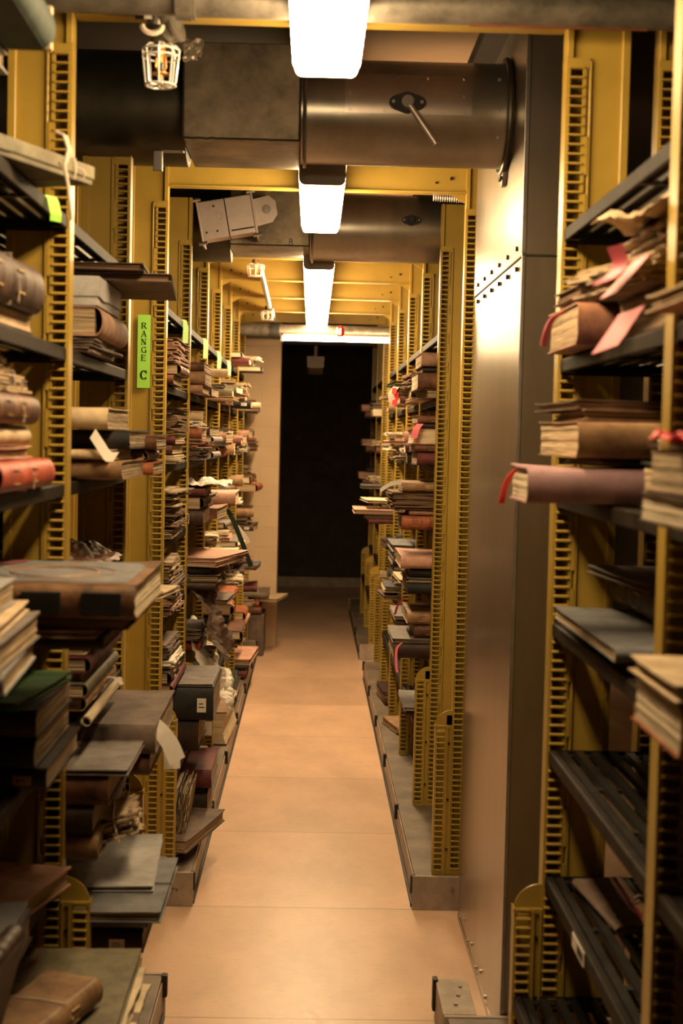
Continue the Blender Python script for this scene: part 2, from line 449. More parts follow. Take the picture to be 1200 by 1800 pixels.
BAYS = {  # key: (side, y0, y1, phrase)
 'L1': ('left', 1.94, 2.85, 'nearest left bay'),
 'L2': ('left', 2.85, 3.76, 'second left bay'),
 'C1': ('left', 4.71, 5.62, 'Range C first bay'), 'C2': ('left', 5.62, 6.53, 'Range C second bay'),
 'C3': ('left', 6.53, 7.45, 'Range C third bay'), 'C4': ('left', 7.45, 8.36, 'Range C fourth bay'),
 'C5': ('left', 8.36, 9.27, 'Range C fifth bay'), 'C6': ('left', 9.27, 10.1, 'Range C last bay'),
 'N0': ('right', 1.02, 1.94, 'bay at right photo edge'), 'N1': ('right', 1.94, 2.85, 'nearest right bay'),
 'R2': ('right', 5.62, 6.53, 'first filled right bay'), 'R3': ('right', 6.53, 7.45, 'second filled right bay'),
 'R4': ('right', 7.45, 8.36, 'third filled right bay'), 'R5': ('right', 8.36, 9.27, 'fourth filled right bay'),
 'F1': ('right', 10.1, 11.01, 'far dim right bay'), 'F2': ('right', 11.01, 11.92, 'farthest dark right bay'),
}
for key, (side, y0, y1, ph) in BAYS.items():
    s = 1 if side == 'right' else -1
    for i, z in enumerate(LEVELS):
        if key in ('R5',) and i in (6,): continue
        wide = i == 6
        k = (side, wide)
        if SH[k] is None:
            SH[k] = make_shelf(wide); o = SH[k]
            if s < 0:                                     # mirrored mesh for the left side
                for ch in children(o):
                    ch.data.transform(Matrix.Diagonal((-1, 1, 1, 1))); ch.data.flip_normals()
        else: o = copy_tree(SH[k])
        o.location = (s*.492, (y0+y1)/2+.025, z)
        o.scale = (1, (y1-y0-.054)/.86, 1)
        tag(o, f'black slatted steel shelf, {LNAME[i]} one in the {ph}', 'shelf', f'steel shelves in the {ph}')

# ---------------------------------------------------------------- beams
for i, y in enumerate([2.87, 4.71, 6.53, 7.45, 8.36, 9.27, 10.10]):
    names = ['nearest one behind the top pipe', 'second one behind the first duct', 'third one behind the second duct', 'fourth one above the long lamp',
             'fifth one down the aisle', 'sixth one before the far pipe', 'farthest one by the tube light']
    t = tag(empty('ceiling_beam', (0, y+.02, 2.402 if i == 0 else 2.39)), f'yellow steel beam spanning the aisle overhead, {names[i]}', 'beam', 'beams across the aisle')
    zt = .27 if i == 1 else .10
    if i == 0: zt = .09
    MB().box(-.488, .488, -.004, .004, 0, zt-.002).build('web', 'yellow', t)
    m = MB(); m.box(-.488, .488, -.022, .022, -.006, .0); m.box(-.488, .488, -.022, .022, zt-.002, zt+.004); m.build('flange', 'yellow', t, bevel=.001, seg=1)
    for sx in ((1,) if i == 1 else () if i == 0 else (-1, 1)):
        m = MB(); m.prism([(sx*.488, -.004), (sx*.43, -.004), (sx*.488, -.035)], 'y', -.003, .003); m.build('gusset', 'yellow', t)
        m = MB(); m.cyl((sx*.44, -.006, .045), 'y', .006, .006, 10); m.cyl((sx*.39, -.006, .03), 'y', .004, .005, 10); m.build('bolt', 'bolt', t)

# ---------------------------------------------------------------- ceiling lights
def lamp(y0, y1, label, h=(2.288, 2.372), x=.012, lit=True):
    L = y1-y0
    t = tag(empty('ceiling_light', (x, (y0+y1)/2, h[0])), label, 'ceiling light')
    H = h[1]-h[0]; w0 = .066
    prof = []
    for k in range(7): a = -math.pi/2+k*math.pi/12; prof.append((w0-.018+.014*math.cos(a), .016+.016*math.sin(a)))
    prof += [(w0, .022+.0), (w0-.001, H-.020)]
    prof = [(-u, v) for u, v in reversed(prof)]+prof
    m = MB()
    n = len(prof); ns = int(L/.03); vs = []; fs = []
    for i in range(ns+1):
        yy = -L/2+.004+(L-.008)*i/ns; wob = .0010*(i % 2)
        for u, v in prof: vs.append((u+(wob if u > 0 else -wob), yy, v))
    for i in range(ns):
        for k in range(n): fs.append((i*n+k, i*n+(k+1) % n, (i+1)*n+(k+1) % n, (i+1)*n+k))
    fs += [tuple(range(n)), tuple(ns*n+k for k in range(n-1, -1, -1))]
    m.add(vs, fs); m.build('diffuser', 'glow' if lit else 'offlamp', t, smooth=True)
    MB().box(-w0-.004, w0+.004, -L/2, L/2, H-.020, H).build('housing', 'housing', t, bevel=.002)
    for sgn in ((-1,) if lit else (-1, 1)):
        m = MB(); pts = []
        for k in range(9): a = -math.pi/2+k*math.pi/16; pts.append((w0-.018+.018*math.cos(a), .018+.018*math.sin(a)-.001))
        pts += [(w0+.001, H)]
        pts = [(-u, v) for u, v in reversed(pts)]+pts
        m.prism(pts, 'y', sgn*L/2-.005, sgn*L/2+.004); m.build('end_cap', 'housing', t)
    for yy in (-L*.35, L*.35):
        m = MB(); m.box(-.012, .012, yy-.01, yy+.01, H, (2.68 if abs(x) > 1 or y0 > 11 else 2.655 if y1 < 6.4 else 2.498)-h[0]); m.build('hanger', 'housing', t)
    return t
lamp(1.90, 2.87, 'glowing wraparound ceiling light at the top of the photo, nearest')
lamp(4.07, 5.02, 'short glowing ceiling light between the two round ducts')
lamp(6.12, 9.70, 'long glowing ceiling light past the second duct', h=(2.292, 2.372))
lamp(11.3, 12.5, 'unlit ceiling light over the dark far aisle', h=(2.13, 2.22), lit=False)
# bare tube across the far cross aisle
t = tag(empty('tube_light', (.15, 9.55, 2.235)), 'thin bright fluorescent tube spanning the far cross aisle', 'light')
MB().cyl((0, 0, 0), 'x', .014, .72, 12).build('tube', 'tube', t, smooth=True)
m = MB(); m.box(-.375, -.36, -.02, .02, -.02, .03); m.box(.36, .375, -.02, .02, -.02, .03); m.build('socket', 'plinthend', t)
MB().box(-.375, .375, -.02, .02, .020, .030).build('batten', 'plinthend', t)

# ---------------------------------------------------------------- vertical duct
DX, DY0, DY1 = .513, 3.55, 4.60; DXR = .74
t = tag(empty('vertical_duct', (.72, 4.07, 0)), 'tall rectangular silver sheet metal duct rising floor to ceiling on right', 'duct')
T0 = Matrix.Translation((-.72, -4.07, 0))
def dm():
    m = MB(); m.X = T0.copy(); return m
m = dm(); m.box(DX, DXR, DY0, DY1, 0, 2.04); m.build('lower_casing', 'ductside', t)
m = dm(); m.box(DX-.002, DXR, DY0-.002, DY1+.002, 2.04, 2.68); m.build('upper_casing', 'ductside', t)
m = dm(); m.box(DX-.004, DX+.006, DY0-.004, DY0+.003, 0, 2.036); m.box(DX-.006, DX+.006, DY0-.006, DY0+.002, 2.042, 2.66); m.build('corner_bead', 'screw', t, bevel=.0015)
m = dm(); m.box(DX-.0035, DX, DY0-.003, DY1, 2.034, 2.0385); m.box(DX, DXR, DY0-.0035, DY0, 2.034, 2.0385); m.build('seam', 'seal', t)
for k in range(6):
    y = DY0+.09+k*.17
    for zz in (2.012, 2.064):
        if zz < 2.04 and k == 0: pass
        m = dm(); m.cyl((DX-.004, y, zz), 'x', .0065, .007, 8); m.build('bolt', 'bolt', t)
for k in range(7):
    m = dm(); m.cyl((DX-.003, DY1-.08-k*.11, .035+.03*(k % 2)), 'x', .006, .006, 8); m.build('screw', 'screw', t)
m = dm(); m.box(DX-.002, DX, DY0, DY1, 0, .022); m.build('floor_flange', 'ductside', t)

# ---------------------------------------------------------------- round ducts
def round_duct(cy, cz, r, xa, xb, label, box, boxz, mirror_mark=False):
    t = tag(empty('round_duct', (0, cy, cz)), label, 'duct')
    m = MB(); m.tube([(xa, 0, -.004), (box[0]-.002, 0, -.004)], r+.012, 48); m.build('duct_tube', 'ductdark', t, smooth=True)
    m = MB(); m.tube([(box[1]+.002, 0, 0), (xb, 0, 0)], r, 48); m.build('duct_tube', 'duct', t, smooth=True)
    hy = r+.055
    m = MB(); m.box(box[0], box[1], -hy, hy, boxz[0]-cz, boxz[1]-cz); b = m.build('damper_box', 'boxsheet', t, bevel=.004)
    for xx in (box[0], box[1]):
        m = MB(); m.tube([(xx+(.012 if xx == box[1] else -.006), (r+.006)*math.cos(a), (r+.006)*math.sin(a)) for a in [2*math.pi*k/40 for k in range(40)]], .0055, 6, closed=True)
        m.build('duct_ring', 'screw', t, smooth=True)
    m = MB()
    z_ = boxz[0]-cz
    pts = [(box[0]+(box[1]-box[0])*k/24, -hy-.001, z_+.003+.003*mnoise.noise((k*.9, cy, 0))) for k in range(25)]
    m.tube(pts, .0028, 6); 
    for xx in (box[0], box[1]): m.tube([(xx, -hy, z_+(boxz[1]-boxz[0])*k/16) for k in range(17)], [.0026+.0012*mnoise.noise((k, xx*9, 1)) for k in range(17)], 6)
    m.build('sealant_bead', 'seal', b)
    return t, r
D1, r1 = round_duct(3.90, 2.452, .138, -1.15, .511, 'large round metal duct crossing overhead in front, joining the tall duct', (-.350, -.050), (2.332, 2.58))
# collar where it meets the tall duct
m = MB(); m.tube([(.500, .147*math.cos(a), .147*math.sin(a)) for a in [2*math.pi*k/48 for k in range(48)]], .009, 8, closed=True); m.build('collar', 'ductdark', D1, smooth=True)
m = MB()
m.prism([(-.035, -.143), (.035, -.143), (.012, -.186), (-.012, -.186)], 'x', .498, .5095); cl = m.build('collar_tab', 'screw', D1)
m = MB(); m.cyl((.496, -.010, -.165), 'x', .006, .008, 8); m.cyl((.496, .012, -.165), 'x', .006, .008, 8); m.build('bolt', 'bolt', cl)
# screws along the collar and edge
for a in (150, 185, 215):
    m = MB(); q = (.470, .139*math.cos(R(a)), .139*math.sin(R(a))); m.cyl(q, 'y', .005, .008, 8); m.build('screw', 'screw', D1)
def curved_plate(r, x0, x1, a0, a1, name, mt, parent, th=.002):
    vs = []; fs = []; n = 14
    for k in range(n+1):
        a = R(a0+(a1-a0)*k/n)
        for rr in (r, r+th):
            for x in (x0, x1): vs.append((x, -rr*math.cos(a), rr*math.sin(a)))
    for k in range(n):
        o = k*4
        fs += [(o, o+1, o+5, o+4), (o+2, o+6, o+7, o+3), (o, o+4, o+6, o+2), (o+1, o+3, o+7, o+5)]
    fs += [(0, 2, 3, 1), (n*4, n*4+1, n*4+3, n*4+2)]
    m = MB(); m.add(vs, fs); return m.build(name, mt, parent, smooth=True)
pl = curved_plate(.1385, .066, .398, -12, 33, 'access_plate', 'plate', D1)
for a, xs in ((30, (.085, .19, .285, .378)), (9, (.08, .378)), (-9, (.08, .17, .378))):
    for x in xs:
        m = MB(); m.tube([(x, -.139*math.cos(R(a)), .139*math.sin(R(a))), (x, -.1455*math.cos(R(a)), .1455*math.sin(R(a)))], .0055, 8); m.build('screw', 'screw', pl)
def damper(cx, cz, y, parent, handle=True, s=1.):
    m = MB()
    pts = []
    for i in range(40):
        a = 2*math.pi*i/40; rr = .027+.021*abs(math.cos(a))**6
        pts.append((cx+rr*s*math.cos(a), cz+rr*.98*s*math.sin(a)))
    m.prism(pts, 'y', y-.012, y+.02)
    o = m.build('damper_quadrant', 'rubber', parent, bevel=0)
    m = MB(); m.tube([(cx, y-.013, cz), (cx, y-.024, cz)], [.019*s, .016*s], 20); m.build('hub', 'duct' if handle else 'rubber', o, smooth=True)
    m = MB()
    for sx in (-1, 1): m.cyl((cx+sx*.037*s, y-.014, cz), 'y', .0045*s, .006, 8)
    m.build('screw', 'screw', o)
    if handle:
        m = MB(); m.tube([(cx+.006, y-.026, cz-.012), (cx+.075, y-.030, cz-.110)], [.0085, .0075], 10); m.build('handle', 'steel', o, smooth=True)
    return o
q = at(716, 180, 3.75); damper(q.x, q.z-2.452, 3.756-3.90, D1)
# foil scrap on the damper box corner
m = MB(); n_ = 7; vs = []; fs = []
for i in range(n_+1):
    for j in range(n_+1):
        u, v = i/n_, j/n_
        vs.append((-.350+.050*u+rnd.uniform(-.004, .004), -.197-abs(rnd.uniform(0, .012)), .073+.055*v-.02*(1-v)*u*0+rnd.uniform(-.004, .004)))
for i in range(n_):
    for j in range(n_):
        if i+(n_-1-j)*.8 > 8.4: continue
        a = i*(n_+1)+j; fs.append((a, a+n_+1, a+n_+2, a+1))
m.add(vs, fs); m.build('foil_patch', 'foil', D1)
# small bracket under the left part
m = MB(); m.box(-.43, -.405, -.150, -.135, -.195, -.140); m.box(-.43, -.35, -.150, -.135, -.146, -.140); m.build('hanger_clip', 'screw', D1, bevel=.002)

D2, r2 = round_duct(6.0, 2.452, .138, -1.15, 1.1, 'second round metal duct crossing overhead behind the yellow beam', (-.352, -.030), (2.345, 2.59))
q = at(723, 387, 5.85); damper(q.x, q.z-2.452, 5.858-6.0, D2, handle=False, s=.82)
# painted figure on its damper box
m = MB(); q = at(511, 425, 5.80); q2 = q-Vector((0, 6.0, 2.452))
for dz, rr in ((.0075, .0065), (-.0065, .0080)):
    m.tube([(q2.x+rr*.8*math.cos(a), -.196, q2.z+dz+rr*math.sin(a)) for a in [2*math.pi*k/16 for k in range(16)]], .0016, 5, closed=True)
m.build('painted_figure', 'ink', D2)
# spring conduit at the right of the yellow beam
t = tag(empty('flexible_conduit', (.43, 4.766, 2.38)), 'short ribbed flexible conduit tucked behind the yellow beam at right', 'conduit')
a_, b_ = at(762, 347, 4.766), at(822, 351, 4.766); m = MB()
for k in range(16):
    p = a_.lerp(b_, k/15)-Vector((.43, 4.766, 2.38))
    m.tube([(p.x, p.y+.011*math.cos(a), p.z+.011*math.sin(a)) for a in [2*math.pi*j/14 for j in range(14)]], .0018, 5, closed=True)
pa, pb = a_-Vector((.43, 4.766, 2.38)), b_-Vector((.43, 4.766, 2.38))
m.tube([pa, pb], .0085, 12); m.tube([pb, pb+Vector((.05, .0, .03))], .0085, 12)
m.build('ribbed_sleeve', 'steel', t, smooth=True)

# ---------------------------------------------------------------- damper actuator on duct 2
c = at(400, 385, 5.70)
t = tag(empty('damper_actuator', c, (0, R(-10.5), 0)), 'pale pink-grey metal motor box fixed askew on the second duct', 'motor')
m = MB(); m.box(-.105, .105, -.05, .05, -.075, .075); b = m.build('casing', 'steel', t, bevel=.004)
m = MB(); m.box(-.002, .002, -.0525, .052, -.077, .077); m.box(.01, .10, -.054, -.05, -.058, -.052); m.build('lid_seam', 'bolt', b)
for x, z in ((-.045, .050), (-.045, -.048), (-.088, -.048)):
    m = MB(); m.cyl((x, -.052, z), 'y', .004, .005, 8); m.build('screw', 'bolt', b)
m = MB(); m.tube([(-.03+.013*math.cos(a), -.0505, .01+.013*math.sin(a)) for a in [2*math.pi*k/20 for k in range(20)]], .0008, 5, closed=True); m.build('knockout_ring', 'screw', b)
for sx in (-1, 1):
    m = MB(); m.box(sx*.108-.004, sx*.108+.004, -.056, .056, -.098, .092); p = m.build('end_plate', 'steel', t, bevel=.002)
    m = MB()
    for z in (-.088, .082): m.cyl((sx*.108, -.060, z), 'x', .007, .034, 8)
    m.build('tie_bolt', 'screw', p)
m = MB(); m.prism([(.112, -.052), (.112, .055), (.175, .060), (.198, .035), (.198, -.018), (.175, -.045)], 'y', -.036, -.030); p = m.build('shaft_bracket', 'steel', t)
m = MB(); m.tube([(.158, -.037, .008), (.158, -.041, .008)], .018, 20); m.tube([(.158, -.04, .008), (.158, -.052, .008)], .0115, 6); m.tube([(.158, -.05, .008), (.158, -.060, .008)], .006, 10); m.build('nut', 'screw', p)
m = MB(); m.box(-.06, .10, .05, .100, -.03, .03); m.build('mount', 'bolt', t)

# ---------------------------------------------------------------- pipes
t = tag(empty('overhead_pipe', (0, 2.74, 2.392)), 'thick grey sprinkler pipe running across the very top of the photo', 'pipe')
m = MB(); m.tube([(-1.3, 0, 0), (-.25, 0, 0)], .029, 24); m.build('pipe_length', 'pipe', t, smooth=True)
m = MB(); m.tube([(-.25, 0, 0), (1.3, 0, 0)], .031, 24); m.build('pipe_length', 'pipe', t, smooth=True)
m = MB(); m.tube([(-.275, 0, 0), (-.245, 0, 0)], .038, 24); m.tube([(-.246, 0, 0), (-.238, 0, 0)], .036, 24); m.build('coupling', 'pipe', t, smooth=True)
m = MB(); m.tube([(.28, -.0, -.0295), (.62, -.0, -.0295)], .004, 8); m.build('red_stripe', 'rust', t, smooth=True)
t = tag(empty('far_pipe', (0, 9.72, 2.30)), 'dim horizontal pipe crossing the aisle above the bare tube light', 'pipe')
m = MB(); m.tube([(-2.6, 0, 0), (2.6, 0, 0)], .042, 24); m.build('pipe_length', 'pipe', t, smooth=True)
m = MB(); m.tube([(-.30, 0, 0), (-.24, 0, 0)], .052, 24); m.build('coupling', 'rubber', t, smooth=True)
t = tag(empty('far_pipe', (0, 10.4, 2.34)), 'brownish wide pipe behind the bare tube light in shadow', 'pipe')
m = MB(); m.tube([(-2.6, 0, 0), (-.05, 0, 0)], .055, 24); m.tube([(-.05, 0, 0.0), (2.6, 0, .01)], .047, 24); m.build('pipe_length', 'pipe', t, smooth=True)
tag(MB().box(-.9, 1.2, 11.1, 11.2, 2.30, 2.50).build('ceiling_beam', 'ceil'), 'dull brown beam in the dark beyond the pipes', 'beam')
q = at(598, 583, 9.45)
t = tag(empty('alarm_light', (q.x, 9.45, q.z-.035)), 'small red glass alarm light hanging just above the bare tube', 'alarm light')
m = MB(); m.tube([(0, 0, 0), (0, 0, .01), (0, 0, .055), (0, 0, .07)], [.018, .027, .027, .016], 16); m.build('red_lens', 'redlamp', t, smooth=True)
m = MB(); m.box(-.004, .004, -.031, -.026, .015, .055); m.build('guard', 'wire', t)
m = MB(); m.tube([(0, .0, .068), (0, .10, .068), (0, .24, .062)], .009, 8); m.build('stem', 'rust', t)

def cage(mb, c, r0, r1, h, n=8):
    c = Vector(c)
    for z, r in ((0, r1), (h*.72, r0), (h*.88, r0)):
        mb.tube([c+Vector((r*math.cos(a), r*math.sin(a), z)) for a in [2*math.pi*k/24 for k in range(24)]], .0019, 5, closed=True)
    for k in range(n):
        a = 2*math.pi*k/n
        d = Vector((math.cos(a), math.sin(a), 0))
        mb.tube([c+d*r1*.15+Vector((0, 0, -.001)), c+d*r1*.85, c+d*r1+Vector((0, 0, .006)), c+d*r0+Vector((0, 0, h*.9)), c+d*r0*.8+Vector((0, 0, h)), c+d*.012+Vector((0, 0, h+.002))], .0019, 5)
# near caged sprinkler
q = at(282, 150, 2.90)
t = tag(empty('caged_sprinkler', q), 'sprinkler head in a white wire cage hanging at upper left', 'sprinkler')
m = MB(); cage(m, (0, 0, 0), .037, .030, .078); m.build('wire_cage', 'wire', t, smooth=True)
m = MB(); m.tube([(0, 0, .078), (0, 0, .060), (0, 0, .045)], [.010, .008, .005], 10); m.tube([(-.008, 0, .06), (-.010, 0, .035), (0, 0, .022)], .003, 6); m.tube([(.008, 0, .06), (.010, 0, .035), (0, 0, .022)], .003, 6)
m.tube([(0, 0, .024), (0, 0, .021)], .017, 16); m.tube([(0, 0, .021), (0, 0, .010)], [.004, .002], 8); m.build('sprinkler_head', 'brass', t)
m = MB(); m.tube([(0, 0, .075), (0, 0, .088), (.002, -.004, .10)], [.020, .021, .018], 14)
m.tube([(.002, -.004, .095), (.010, -.02, .118), (.012, -.05, .150), (.010, -.10, .175)], [.021, .034, .037, .034], 20)
m.tube([(.010, -.015, .112), (.026, -.022, .118)], .036, 20); m.tube([(.026, -.022, .118), (.032, -.024, .120)], .040, 20)
f = m.build('pipe_elbow', 'pipe', t, smooth=True)
m = MB(); m.tube([(-.026, -.05, .115), (-.028, -.062, .165)], [.022, .022], 6); m.tube([(-.026, -.06, .165), (-.026, -.066, .185)], .027, 16); m.tube([(-.008, -.045, .110), (.006, -.075, .190)], .017, 14); m.build('hex_plug', 'pipe', t)
m = MB(); m.tube([(-.012+.02*math.cos(a), -.052, .104+.016*math.sin(a)) for a in [math.pi+math.pi*k/8 for k in range(9)]], .006, 6); m.build('cream_gasket', 'string', t)
# far caged sprinklers along a branch pipe
p0, p1 = at(458, 474, 6.95), at(474, 540, 8.9)
t = tag(empty('branch_pipe', p0), 'slim silver branch pipe running along the ceiling left of the long lamp', 'pipe')
m = MB(); m.tube([(0, 0, 0), tuple(p1-p0)], .015, 14); m.build('pipe_length', 'chrome', t, smooth=True)
m = MB(); e = p1-p0; m.tube([e, e+Vector((0, .06, -.0)), e+Vector((0, .80, -.01))], [.022, .022, .018], 14); m.build('elbow', 'pipe', t, smooth=True)
for pp, lb in ((at(449, 485, 6.90), 'white caged sprinkler half hidden under the second duct'), (at(470, 562, 8.95), 'small shiny caged sprinkler at the end of the silver pipe')):
    t = tag(empty('caged_sprinkler', pp), lb, 'sprinkler')
    m = MB(); cage(m, (0, 0, 0), .042, .036, .055); m.build('wire_cage', 'wire', t, smooth=True)
    m = MB(); m.tube([(0, 0, .066), (0, 0, .050), (0, 0, .02)], [.016, .010, .005], 10); m.tube([(0, 0, .02), (0, 0, .017)], .015, 12); m.build('sprinkler_head', 'brass', t)
    m = MB(); m.tube([(0, 0, .062), (.0, .0, .085)], .018, 12); m.build('pipe_nipple', 'chrome', t, smooth=True)

# ---------------------------------------------------------------- signs and tags
def letters(mb, spec, ox, oz, h, wd, y):
    """spec: list of bars (x0,z0,x1,z1,width) and arcs ('a',cx,cz,rx,rz,a0,a1,thin,thick) in a unit box"""
    for s_ in spec:
        if s_[0] == 'a':
            _, cx, cz, rx, rz, a0, a1, th0, th1 = s_; n = 18; vs = []; fs = []
            for k in range(n+1):
                a = R(a0+(a1-a0)*k/n); th = th0+(th1-th0)*abs(math.cos(a))
                for rr in (-.5, .5):
                    x = (cx+(rx+rr*th)*math.cos(a)); z = cz+(rz+rr*th)*math.sin(a)
                    for yy in (y, y-.0008): vs.append((ox+x*wd, yy, oz+z*h))
            for k in range(n):
                o = k*4; fs += [(o, o+4, o+6, o+2), (o+1, o+3, o+7, o+5), (o, o+1, o+5, o+4), (o+2, o+6, o+7, o+3)]
            mb.add(vs, fs)
        else:
            x0, z0, x1, z1, w_ = s_; d = Vector(((x1-x0)*wd, (z1-z0)*h)); n2 = Vector((-d.y, d.x)).normalized()*w_*h/2
            A = Vector((ox+x0*wd, oz+z0*h)); B = Vector((ox+x1*wd, oz+z1*h))
            P = [A-n2, B-n2, B+n2, A+n2]
            mb.add([(p.x, yy, p.y) for yy in (y, y-.0008) for p in P], [(0, 1, 2, 3), (7, 6, 5, 4), (0, 4, 5, 1), (1, 5, 6, 2), (2, 6, 7, 3), (3, 7, 4, 0)])
TK, TN = .15, .06
LET = {
 'R': [(.2, 0, .2, 1, TK), (.05, .03, .38, .03, TN), (.05, .97, .55, .97, TN), (.2, .52, .55, .52, TN), ('a', .52, .75, .25, .22, -90, 90, .06, .14), (.5, .52, .88, .03, TK), (.75, .03, 1.0, .03, TN)],
 'A': [(.5, 1, .14, .0, TN), (.5, 1, .86, .0, TK), (.28, .36, .72, .36, TN), (.02, .03, .30, .03, TN), (.68, .03, 1, .03, TN)],
 'N': [(.18, 0, .18, 1, TN), (.18, 1, .82, 0, TK), (.82, 0, .82, 1, TN), (.02, .03, .34, .03, TN), (.02, .97, .22, .97, TN), (.66, .97, .98, .97, TN)],
 'G': [('a', .55, .5, .40, .46, 50, 315, .05, .15), (.86, .0, .86, .42, TK), (.66, .42, 1, .42, TN), (.86, .72, .86, .98, TN)],
 'E': [(.22, 0, .22, 1, TK), (.06, .03, .85, .03, TN), (.06, .97, .82, .97, TN), (.2, .52, .62, .52, TN), (.85, .0, .85, .24, TN), (.82, .76, .82, 1, TN), (.62, .40, .62, .64, TN)],
 'C': [('a', .56, .5, .38, .44, 48, 312, .08, .24), (.88, .64, .88, .98, .10), (.86, .02, .86, .26, .06)]}
a_ = at(240, 553, 4.700); b_ = at(261, 680, 4.700)
cx = -.559; zt = a_.z; zb = zt-.239
t = tag(empty('range_sign', (cx, 4.702, zb)), 'bright green vertical paper sign lettered RANGE C on the yellow upright', 'sign')
MB().box(-.021, .021, -.0006, .0006, 0, .239).build('sign_paper', 'green', t)
m = MB(); zz = .239-.045
for ch in 'RANGE':
    m = MB(); letters(m, LET[ch], -.010, zz, .0195, .019, -.0008); m.build('letter', 'ink', t); zz -= .0262
m = MB(); letters(m, LET['C'], -.013, .028, .030, .025, -.0008); m.build('letter', 'ink', t)
for i, (px, py, Y, h_, lb) in enumerate([(103, 358, 2.64, .012, 'green paper tag hanging from the top shelf of the nearest left bay'),
        (322, 561, 5.35, .055, 'pale green tag on the top shelf, first bay of Range C'), (352, 588, 6.35, .055, 'pale green tag on the top shelf, second bay of Range C'),
        (376, 614, 7.28, .055, 'pale green tag on the top shelf, third bay of Range C'), (399, 636, 8.15, .05, 'pale green tag on the top shelf, fourth bay of Range C')]):
    x = -.4865 if i else -.484
    t = tag(empty('shelf_tag', (x, Y, 2.001)), lb, 'tag', 'green tags on the top left shelves')
    m = MB(); m.ribbon([(-.03, 0, .001), (-.004, 0, .0012), (.0, .004, -.008), (.004, .010, -.03), (.002, .016, -.03-h_)], (.018 if i else .016, .024, 0)); m.build('paper_strip', 'palegreen' if i else 'green', t)
q = at(1020, 1655, 2.45)
t = tag(empty('shelf_label', (.4915, 2.47, .677)), 'small white barcode label on the front of the sixth right shelf', 'label')
MB().box(-.0022, -.0004, -.055, .055, -.014, .012).build('label_paper', 'paper', t)
m = MB()
for k in range(9): m.box(-.0027, -.0022, -.045+k*.006, -.042+k*.006, -.009, .007)
m.build('label_bars', 'ink', t)

